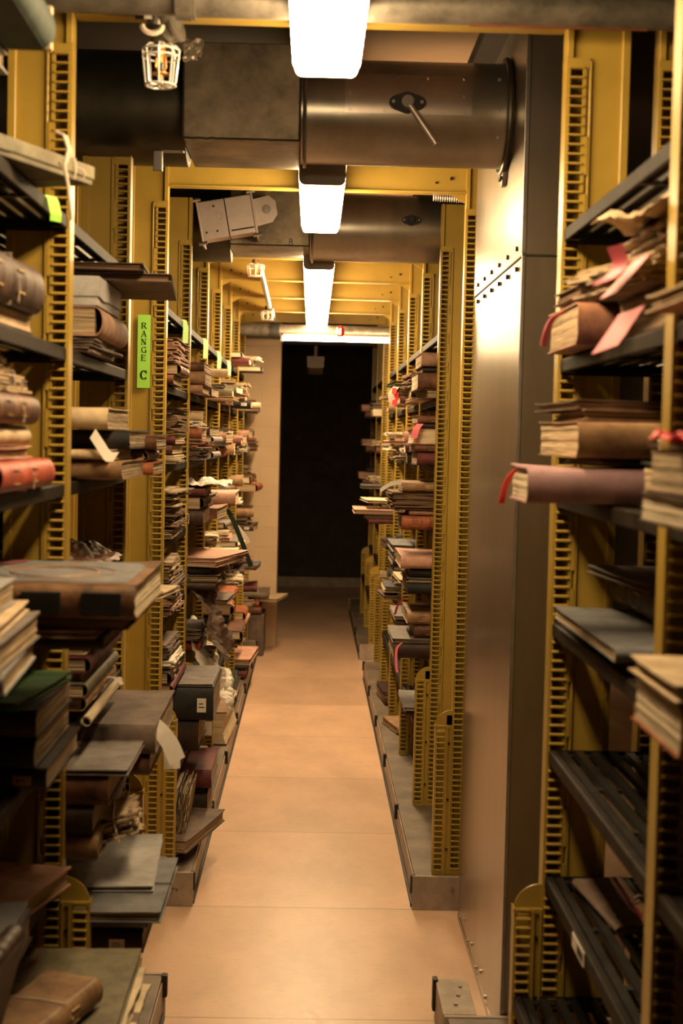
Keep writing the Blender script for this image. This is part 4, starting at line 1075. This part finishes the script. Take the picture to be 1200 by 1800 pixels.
pile('C2', 1, [I('pinkish brown board', 0, 5.68, .03, .26, .4, x=.44, sp='n'), I('tan leather', 0, 5.68, .050, .28, .4, x=.43, sp='n', bands=False, look='tan box-like book'), I('brown leather', 0, 5.68, .035, .28, .4, x=.435, sp='n')])
pile('C2', 2, [I('brown board', 0, 5.68, .04, .26, .4, x=.42, k='sheaf', rag=.014), I('pinkish board', 0, 5.68, .04, .26, .4, x=.415, k='sheaf', rag=.016), I('orange brown leather', 0, 5.68, .04, .28, .3, x=.44, sp='n'),
               I('paper', 0, 5.7, .03, .24, .3, x=.43, k='sheaf', rag=.02, skew=8), I('cream board', 0, 5.68, .036, .12, .3, x=.448, k='roll', ax='x', look='cream paper roll end')])
pile('C2', 3, [I('dark brown leather', 0, 5.7, .06, .28, .4, x=.43, sp='n'), I('dark brown leather', 0, 5.7, .05, .28, .4, x=.44, sp='a'), I('maroon', 0, 5.7, .03, .28, .4, x=.425, sp='n'), I('paper', 0, 5.72, .035, .25, .5, x=.345, k='crumple', sd=4.2, look='white crumpled tissue')])
pile('C2', 4, [I('dark brown leather', 0, 5.7, .03, .30, .4, x=.375, sp='n', bands=False), I('brown board', 0, 5.7, .025, .3, .4, x=.36, k='port', look='brown open folder'), I('black cloth', 0, 5.72, .03, .26, .38, x=.40, sp='n'), I('pinkish board', 0, 5.68, .020, .32, .50, x=.37, rz=-11, k='port', pg='pagelight', look='pink tilted portfolio'), I('pinkish board', 0, 5.7, .010, .32, .48, x=.38, rz=-14, k='port', pg='pagelight')])
pile('C2', 5, [I('red leather', 0, 5.8, .04, .2, .3, x=.44, sp='n', look='red book under brown paper'), I('brown board', 0, 5.74, .05, .26, .36, x=.43, k='sheaf', rag=.01)])
for (x, y, z, lx, ly, h_, mt, rot, lb) in [(-.43, 5.93, .83, .16, .30, .05, 'brown board', (0, R(68), 0), 'big crumpled brown paper bag slumped over the shelves, Range C second bay'),
        (-.43, 6.00, .60, .18, .30, .045, 'paper', (0, R(62), 0), 'greyish white crumpled plastic bag below the brown paper bag'),]:
    t = tag(empty('paper_bag', (x, y, z), rot), lb, 'bag'); make_crumple(t, .40, .46, h_*1.6, mt, 7.7 if 'brown' in mt else 1.3)
pile('C1', 6, [I('dark brown leather', 0, 5.06, .112, .30, .36, x=.385, sp='n', bands=False), I('black cloth', 378, 5.04, .118, .30, .42, x=.332, sp='n', bands=False, label=('r', 'paper'), look='very thick black volume, small label'),
               I('grey board', 376, 5.04, .007, .30, .42, x=.336, k='port', look='grey board cover')], where='main')
pile('C1', 7, [I('dark brown leather', 0, 5.24, .125, .28, .33, x=.362, sp='n', bands=False, pg='page'), I('black cloth', 0, 5.24, .024, .28, .33, x=.372, sp='n'), I('maroon', 372, 5.20, .066, .30, .38, x=.345, sp='n', pg='page', look='large maroon leather volume')], where='far')
pile('C2', 6, [I('dark green cloth', 0, 5.72, .03, .28, .5, x=.445, k='port'), I('grey board', 0, 5.72, .02, .28, .5, x=.44, k='port'), I('paper', 0, 5.8, .04, .2, .3, x=.45, k='sheaf', rag=.012), I('black cloth', 0, 5.76, .03, .28, .5, x=.452, sp='a')])
pile('C2', 7, [I('brown board', 0, 5.80, .05, .28, .4, x=.42, sp='n'), I('olive grey board', 0, 5.80, .04, .28, .4, x=.43, sp='n')])
slip('paper_slip', [(352, 1268, 5.60), (352, 1292, 5.60)], (.09, 0, 0), 'paper', 'small white sheet between the thick black volume and the maroon one')
pile('C3', 7, [I('tan leather', 0, 6.66, .150, .34, .60, x=.375, rz=-2, sp='b', bands=False, pg='pagelight', look='thick tan vellum volume')])
pile('C4', 7, [I('cream board', 0, 7.6, .03, .3, .5, x=.39, k='port'), I('black cloth', 0, 7.6, .05, .3, .5, x=.38, sp='n'), I('dark green cloth', 0, 7.62, .03, .28, .5, x=.40, sp='n')])
pile('C5', 7, [I('maroon', 0, 8.5, .05, .3, .5, x=.37, sp='n'), I('black cloth', 0, 8.5, .03, .3, .5, x=.36, sp='n'), I('pinkish board', 0, 8.5, .03, .34, .55, x=.345, k='port', rz=-3, look='pink tilted portfolio')])
# far left pile in front of the pillar
BAYS['X1'] = ('left', 10.1, 10.6, 'by painted pillar')
pile('X1', 5, [I('brown leather', 0, 10.17, .05, .3, .35, x=.34, sp='n'), I('red leather', 0, 10.17, .04, .3, .35, x=.36, sp='n'), I('cream board', 0, 10.16, .015, .34, .40, x=.225, rz=-10, k='port', look='tan flat folder pointing out'), I('brown board', 0, 10.17, .04, .34, .38, x=.290, sp='n', look='brown closed book')], z=.30)
MB().box(-.60, -.32, 10.17, 10.55, 0, .296).build('wooden_crate', 'brown board', None, bevel=.004)
tag(bpy.data.objects['wooden_crate'], 'low brown crate under the books in front of the painted pillar', 'crate')
for lv, it in ((2, [('brown leather', 'n'), ('red leather', 'n'), ('maroon', 'a')]), (1, [('brown board', 'n'), ('orange brown leather', 'n')]), (3, [('tan leather', 'n'), ('brown leather', 'a'), ('page', 's')])):
    z = LEVELS[lv]
    sh = copy_tree(SH['left', False]); sh.location = (-.492, 10.386, z); sh.scale = (1, .545, 1); tag(sh, f'short black shelf, {LNAME[lv]} one in front of the painted pillar', 'shelf')
    pile('X1', lv, [I(c, 0, 10.17, .04+.01*j, .26, .34, x=.40+.02*j, sp=sp if sp != 's' else 'n', k='sheaf' if sp == 's' else 'book') for j, (c, sp) in enumerate(it)])

# ------------------------------------------------ nearest right bay (N1)
pile('N1', 1, [I('patched leather', 990, 2.45, .072, .24, .30, x=.450, sp='n', bands=False, pg='page', label=None, look='orange-tan leather book'),
               I('dark green cloth', 985, 2.18, .014, .28, .58, x=.484, k='port', look='long dark green cover board'),
               I('brown board', 985, 2.20, .020, .28, .56, x=.470, k='port', pg='pagedark', rz=1, look='brown curled folder')], where='far')
pile('N1', 1, [I('brown leather', 1060, 2.04, .060, .28, .32, x=.50, sp='n'),
               I('page', 1060, 2.02, .045, .30, .34, x=.455, rz=8, k='sheaf', rag=.012, skew=5, look='browned messy paper heap'),
               I('page', 1060, 2.04, .045, .30, .32, x=.47, rz=-6, k='sheaf', rag=.014, skew=8, look='tan curled paper heap')], where='near')
t = empty('wrapping_paper', (.60, 2.10, 1.89), (0, R(4), R(14))); make_crumple(t, .28, .34, .05, 'cream board', 2.2); tag(t, 'crumpled cream brown paper lying over the second shelf heap, nearest right bay', 'paper')
pile('N1', 2, [I('mauve cloth', 905, 2.32, .058, .24, .20, x=.352, rz=0, sp='n', bands=False, pg='pagelight', look='mauve cloth book jutting into the aisle'),
               I('dark green cloth', 1060, 2.38, .012, .30, .34, x=.48, k='port', look='dark green flat folder'),
               I('tan leather', 945, 2.32, .060, .42, .40, x=.432, rz=0, sp='n', bands=False, pg='page', look='large tan book'),
               I('pinkish brown board', 985, 2.36, .016, .36, .34, x=.45, rz=0, k='port', look='pinkish brown flat folder'),
               I('brown board', 1060, 2.38, .014, .34, .34, x=.44, rz=3, k='port')], where='far')
pile('N1', 2, [I('dark green cloth', 1060, 1.98, .070, .30, .26, x=.52, sp='n', look='dark green thick book'), I('black cloth', 1060, 1.98, .040, .30, .26, x=.54, sp='n')], where='near')
pile('N1', 3, [I('brown leather', 1045, 2.20, .018, .26, .50, x=.530, sp='b', bands=False),
               I('blue grey board', 1045, 2.18, .020, .30, .56, x=.475, sp='n', bands=False, pg='page', st=('y', 'redtie'), look='blue grey book tied with pink tape')])
t = tag(empty('loose_board', (.72, 2.60, 1.32), (0, R(0), R(4))), 'dark grey board deep in the fourth shelf, nearest right bay', 'board'); make_portfolio(t, .32, .40, .012, 'grey board', 'pagedark')
pile('N1', 3, [I('dark brown leather', 0, 2.42, .058, .2, .38, x=.61, sp='a')], where='back', z=1.256)
# objects on the sixth shelf
pile('N1', 5, [I('brown board', 0, 2.50, .014, .10, .28, x=.565, rz=6, sp='a', bands=False, look='small dark notebook')], where='front')
t = tag(empty('leather_strap', (.62, 2.45, .695)), 'tan leather strap with curled ends on the sixth right shelf', 'strap')
m = MB(); m.ribbon([(-.01, .12, .035), (0, .06, .03), (.0, -.02, .02), (.005, -.09, .012), (.02, -.12, .02), (.04, -.13, .012)], (.022, 0, .008), .003); m.build('strap_band', 'tan leather', t)
m = MB(); m.tube([(.0+.016*math.cos(a), .11, .035+.016*math.sin(a)) for a in [2*math.pi*k/16 for k in range(16)]], .0025, 6, closed=True); m.build('metal_ring', 'steel', t)
t = tag(empty('red_pencil', (.59, 2.55, .70)), 'thin dark red stick lying on the sixth right shelf', 'stick'); m = MB(); m.tube([(0, .10, .05), (.03, -.10, .008)], .0035, 8); m.build('shaft', 'redtie', t)
pile('N1', 6, [I('brown board', 1010, 2.22, .055, .16, .34, x=.50, sp='n', bands=False, look='dark grey-brown book')])
# right photo edge (N0)
pile('N0', 2, [I('dark brown leather', 0, 1.60, .036, .3, .24, x=.425, sp='n', pg='pagelight'), I('brown leather', 0, 1.60, .058, .3, .24, x=.435, sp='n', pg='page')])
t = tag(empty('red_paper_flag', (.455, 1.64, 1.572)), 'blurred bright red paper at the right edge of the photo', 'paper'); make_crumple(t, .10, .12, .022, 'red', 9.1)
pile('N0', 1, [I('cream board', 0, 1.62, .020, .3, .24, x=.43, sp='n', k='port', look='white-edged flat folder'), I('brown leather', 0, 1.60, .05, .3, .24, x=.47, sp='n')])
pile('N0', 3, [I('orange brown leather', 0, 1.60, .062, .3, .24, x=.425, sp='n', pg='pagelight'), I('cream board', 0, 1.60, .018, .3, .24, x=.42, sp='n', k='port')])
# pink and red markers
slip('pink_ribbon', [(992, 548, 2.44), (972, 560, 2.43), (960, 585, 2.42), (955, 608, 2.42)], (.012, .012, 0), 'pink', 'pink ribbon trailing left from the orange-tan book', 'ribbon', 'pink ribbons on the right')
slip('pink_ribbon', [(922, 820, 2.47), (900, 832, 2.46), (888, 855, 2.46), (881, 885, 2.46)], (.012, .012, 0), 'red', 'red ribbon hanging from the mauve book', 'ribbon', 'pink ribbons on the right')
slip('pink_slip', [(1110, 545, 2.0), (1092, 572, 2.0), (1062, 615, 2.0)], (.030, -.03, .012), 'pink', 'broad pink paper strip hanging below the brown paper heap', 'paper slip', 'pink slips on the right')
slip('pink_slip', [(1128, 452, 2.0), (1100, 485, 2.0), (1068, 520, 2.0)], (.018, -.018, .008), 'pink', 'pink strip across the paper heap, lower of the two', 'paper slip', 'pink slips on the right')
slip('pink_slip', [(1080, 432, 2.0), (1090, 462, 2.0), (1075, 485, 2.0), (1052, 498, 2.0)], (.018, -.018, .004), 'pink', 'pink strip standing up from the paper heap, highest one', 'paper slip', 'pink slips on the right')

# ------------------------------------------------ right range seen past its dark upright
pile('R2', 1, [I('brown leather', 0, 5.70, .032, .26, .36, x=.450, k='port', look='dark red-brown folder', rz=4), I('brown leather', 0, 5.70, .066, .28, .40, x=.415, sp='n', bands=False, pg='pagelight', look='large brown book, torn pink edge'),
               I('black cloth', 0, 5.72, .020, .26, .36, x=.435, sp='n'), I('pinkish brown board', 0, 5.70, .055, .26, .38, x=.428, sp='n', bands=True, look='pinkish tan gilt book')]) 
pile('R2', 2, [I('maroon', 0, 5.70, .05, .28, .36, x=.42, sp='n'), I('brown leather', 0, 5.70, .03, .28, .36, x=.41, sp='n'), I('pinkish board', 0, 5.70, .060, .24, .30, x=.395, sp='b', pg='pagelight', look='pinkish book with fluted pages'), I('black cloth', 0, 5.72, .018, .28, .34, x=.43, sp='n'), I('brown leather', 0, 5.72, .03, .28, .36, x=.42, sp='n')])
pile('R2', 3, [I('orange brown leather', 0, 5.70, .055, .22, .34, x=.365, sp='n', look='orange-brown small thick book'), I('pinkish brown board', 0, 5.72, .018, .26, .34, x=.395, sp='n'), I('pagedark', 0, 5.70, .072, .34, .36, x=.318, k='sheaf', rag=.006, look='long rough brown paper block'), I('tan leather', 0, 5.70, .036, .30, .34, x=.365, sp='n', look='tan and black backed roll-spined book')])
pile('R2', 4, [I('black cloth', 0, 5.70, .045, .28, .40, x=.395, sp='n', bands=False), I('grey board', 0, 5.70, .016, .28, .40, x=.390, k='port'), I('black cloth', 0, 5.72, .034, .26, .36, x=.405, sp='n'), I('pinkish board', 0, 5.70, .050, .30, .40, x=.365, sp='n', bands=False, pg='page', look='pinkish tan ledger')])
pile('R2', 5, [I('dark brown leather', 0, 5.70, .06, .30, .40, x=.345, sp='n', bands=False), I('grey board', 0, 5.70, .014, .30, .42, x=.340, k='port', look='grey cover board with chipped corner'), I('brown leather', 0, 5.74, .05, .24, .36, x=.43, sp='n'), I('tan leather', 0, 5.74, .05, .24, .34, x=.40, sp='n', st=('x',))], )
pile('R2', 6, [I('brown leather', 0, 5.76, .03, .28, .34, x=.405, sp='n'), I('pale grey board', 0, 5.72, .012, .28, .40, x=.395, k='port', look='pale grey board')])
slip('pink_slip', [(738, 745, 5.68), (731, 755, 5.67), (727, 770, 5.67)], (.028, 0, .0), 'pink', 'pink paper slip sticking out of the first filled right bay', 'paper slip', 'pink slips on the right')
slip('paper_slip', [(706, 848, 5.66), (688, 850, 5.66), (668, 862, 5.66)], (.0, .0, .018), 'paper', 'bright white slip pointing left from the tan roll-spined book')
slip('pink_ribbon', [(706, 1130, 5.66), (697, 1140, 5.66), (696, 1165, 5.66), (698, 1182, 5.66)], (.010, .0, .0), 'pink', 'pink ribbon hanging from the grey topped book low on the right', 'ribbon', 'pink ribbons on the right')
slip('pink_ribbon', [(712, 1050, 5.70), (700, 1062, 5.70), (694, 1080, 5.70)], (.010, .0, .0), 'redtie', 'dull red cord hanging above the grey topped book', 'ribbon')
slip('paper_slip', [(696, 680, 6.59), (688, 692, 6.575), (689, 708, 6.57)], (.03, 0, 0), 'paper', 'white slip in the messy pile, upper right range')
slip('red_slip', [(693, 682, 6.58), (692, 692, 6.565)], (.02, 0, 0), 'red', 'tiny red slip in the messy pile, upper right range', 'paper slip')
slip('red_slip', [(696, 690, 6.58), (693, 712, 6.565)], (.024, 0, 0), 'red', 'tiny red slip below the white one, upper right range', 'paper slip')
pile('R3', 4, [I('grey board', 0, 6.60, .03, .28, .44, x=.395, sp='n'), I('black cloth', 0, 6.60, .03, .28, .44, x=.385, sp='n'), I('grey board', 0, 6.60, .03, .28, .44, x=.39, sp='n', bands=False), I('blue grey board', 0, 6.60, .03, .28, .44, x=.382, k='port')])
pile('R3', 5, [I('dark brown leather', 0, 6.62, .04, .28, .44, x=.41, sp='n'), I('grey board', 0, 6.60, .014, .28, .44, x=.40, k='port', look='grey slab-like board')])
pile('R5', 4, [I('maroon', 0, 8.42, .03, .32, .40, x=.345, sp='n'), I('maroon', 0, 8.42, .025, .32, .40, x=.315, k='port'), I('pinkish board', 0, 8.40, .022, .36, .44, x=.255, k='port', pg='page', look='pink flat folder jutting far out')], z=1.07)
pile('R4', 3, [I('brown board', 0, 7.56, .02, .28, .4, x=.37, k='port'), I('cream board', 0, 7.56, .012, .3, .4, x=.30, rz=4, k='port', look='thin cream board jutting out')])
pile('R5', 3, [I('brown board', 0, 8.5, .03, .28, .4, x=.43, k='sheaf'), I('grey board', 0, 8.5, .03, .28, .4, x=.435, k='port'), I('black cloth', 0, 8.46, .016, .32, .4, x=.30, k='port')])
pile('R4', 7, [I('brown leather', 0, 7.75, .05, .22, .34, x=.43, rz=6, sp='n', look='open brown leather book'), I('dark brown leather', 0, 7.75, .014, .24, .36, x=.42, rz=4, k='port')])
pile('R3', 7, [I('tan leather', 0, 6.98, .03, .14, .30, x=.45, rz=12, sp='n', look='small tan book')])
# range of the dark far side, right
for lv, xs in ((1, .45), (2, .46), (3, .44)):
    pile('F1', lv, [I('pagelight', 0, 10.25, .05, .28, .4, x=xs-.02, k='box', c_=0) if lv == 1 else I('brown leather', 0, 10.25, .05, .28, .4, x=xs, sp='n'), I(['brown board', 'cream board', 'pagelight'][lv-1], 0, 10.25, .04, .28, .4, x=xs-.03, k='sheaf')])
    pile('F2', lv, [I('brown leather', 0, 11.15, .05, .28, .4, x=xs-.04, sp='n'), I('pinkish brown board', 0, 11.15, .05, .28, .4, x=xs-.07, sp='n', k='box'), I('black cloth', 0, 11.15, .03, .28, .4, x=xs, sp='n')])

# ------------------------------------------------ procedural filling of the remaining shelves: prototypes copied one by one
PROTO = {}
SPEC = [('book', 'brown leather', .045), ('book', 'dark brown leather', .038), ('book', 'maroon', .034), ('book', 'orange brown leather', .050), ('book', 'tan leather', .056),
        ('book', 'black cloth', .042), ('book', 'grey board', .030), ('book', 'pinkish brown board', .046), ('book', 'olive grey board', .036),
        ('sheaf', 'page', .048), ('sheaf', 'pagedark', .062), ('sheaf', 'pagelight', .040), ('sheaf', 'paper', .026),
        ('port', 'pinkish board', .014), ('port', 'brown board', .016), ('port', 'cream board', .012), ('port', 'blue grey board', .014), ('roll', 'pinkish brown board', .050), ('roll', 'cream board', .040)]
DIM = {}
for i, (k, c, t) in enumerate(SPEC):
    lx, ly = rnd.uniform(.26, .33), rnd.uniform(.30, .40)
    root = empty(NAMES[k][0])
    if k == 'book': make_book(root, lx, ly, t, c, 'n' if i % 3 else 'a', 'page' if i % 2 else 'pagelight', 'leather' in c, ('r', 'paper') if i % 4 == 1 else None, ('y',) if i % 3 == 0 else None, 1.6)
    elif k == 'sheaf': make_sheaf(root, lx, ly, t, c, None, ('x',) if i % 2 else None, .012, 5)
    elif k == 'port': make_portfolio(root, lx, ly, t, c, 'page', ('y', 'darkstring') if i % 2 else None)
    else: make_roll(root, lx, t/2, c, 'x', 2.2, True); ly = t
    PROTO[i] = [root, False]; DIM[i] = (lx, ly, t)
def fill(key, lev, Y0, xs, hmax, where, seed, wts=None):
    r = random.Random(seed); side, y0, y1, ph = BAYS[key]; s = 1 if side == 'right' else -1
    zz = LEVELS[lev]; picks = []
    tot = 0
    while len(picks) < 6:
        i = r.randrange(len(SPEC))
        if picks and SPEC[picks[-1]][0] == 'roll': break
        if SPEC[i][0] == 'roll' and (not picks or r.random() < .3): continue
        if tot+DIM[i][2] > hmax: break
        picks.append(i); tot += DIM[i][2]+.003
    used = set()
    for j, i in enumerate(picks):
        lx, ly, t = DIM[i]; zz += .003
        X = xs+r.uniform(-.075, .035)
        y = Y0+r.uniform(0, .03)+(.12 if SPEC[i][0] == 'roll' else 0)
        if not PROTO[i][1]: o = PROTO[i][0]; PROTO[i][1] = True
        else: o = copy_tree(PROTO[i][0])
        o.location = (s*(X+lx/2), min(y+ly/2, y1-ly/2-.01) if SPEC[i][0] != 'roll' else y, zz)
        o.rotation_euler = (0, 0, R(r.uniform(-4, 4)))
        k, c, _ = SPEC[i]
        colour = {'page': 'browned', 'pagelight': 'pale', 'pagedark': 'dark brown', 'paper': 'white'}.get(c, c)
        noun = {'book': 'old book', 'sheaf': 'paper bundle', 'port': 'flat folder', 'roll': 'paper roll'}[k]
        pos = 'alone' if len(picks) == 1 else 'topmost' if j == len(picks)-1 else PILE_POS[j]
        tag(o, f'{colour} {noun}, {pos} {where} pile, {LNAME[lev]} shelf, {ph}', NAMES[k][1], f'old volumes and papers in the {ph}')
        zz += t
sd = 11
for key in ('C3', 'C4', 'C5', 'C6', 'R3', 'R4', 'R5'):
    y0 = BAYS[key][1]
    for lev in range(0, 7):
        if key[0] == 'R' and lev in (0,): continue
        if lev == 0 and key in ('C3', 'C4'): continue
        if (key, lev) in (('R3', 1), ('C3', 3), ('R3', 4), ('R3', 5), ('R5', 4), ('R4', 3), ('R5', 3), ('R5', 6), ('R3', 6), ('R4', 6), ('C3', 6)): continue
        sd += 1
        xs = (.425 if key[0] == 'C' else {'3': .43, '4': .455, '5': .475}[key[1]]) if key[1] != '6' else .40
        fill(key, lev, y0+.07, xs, (.10, .18, .13, .16)[sd % 4] if lev not in (0,) else .10, 'near', sd)
        if key in ('C3', 'C4', 'R3'): sd += 1; fill(key, lev, y0+.49, xs+.02, (.15, .09, .17)[sd % 3], 'far', sd)
for key in ('C2',):
    for lev in (1, 2, 3, 4): sd += 1; fill(key, lev, BAYS[key][1]+.50, .45, .14, 'far', sd)
for key in ('R2',):
    for lev in (1, 2, 3, 4): sd += 1; fill(key, lev, BAYS[key][1]+.50, .46, .14, 'far', sd)
pile('R3', 1, [I('brown leather', 0, 6.60, .035, .28, .40, x=.40, sp='n'), I('page', 0, 6.58, .045, .30, .42, x=.368, k='sheaf', rag=.018, skew=7, st=('x',), look='messy tied tan papers'), I('dark green cloth', 0, 6.60, .014, .32, .40, x=.375, k='port', rz=4)], where='near')
pile('C3', 3, [I('orange brown leather', 0, 6.60, .040, .26, .36, x=.42, sp='n'), I('pinkish board', 0, 6.60, .055, .30, .36, x=.350, sp='n', bands=False, pg='pagelight', look='pinkish tan box-like book')], where='near')
slip('paper_slip', [(415, 924, 6.9), (424, 935, 6.9), (434, 948, 6.9), (436, 955, 6.9)], (.02, 0, .01), 'paper', 'bright white strip dangling from a roll midway along Range C', group='white slips by the left aisle')
slip('paper_slip', [(372, 896, 6.5), (382, 901, 6.5), (393, 901, 6.5)], (.0, 0, .02), 'paper', 'small white slip under the crumpled tissue in Range C', group='white slips by the left aisle')
slip('green_strap', [(392, 896, 6.66), (404, 903, 6.64), (424, 950, 6.62), (441, 996, 6.62)], (.02, 0, .01), 'dark green cloth', 'long dark green strap hanging diagonally in Range C', 'strap')
for k, i in PROTO.items():
    if not i[1]:
        for ch in children(i[0]):
            for g in children(ch): bpy.data.objects.remove(g)
            bpy.data.objects.remove(ch)
        bpy.data.objects.remove(i[0])
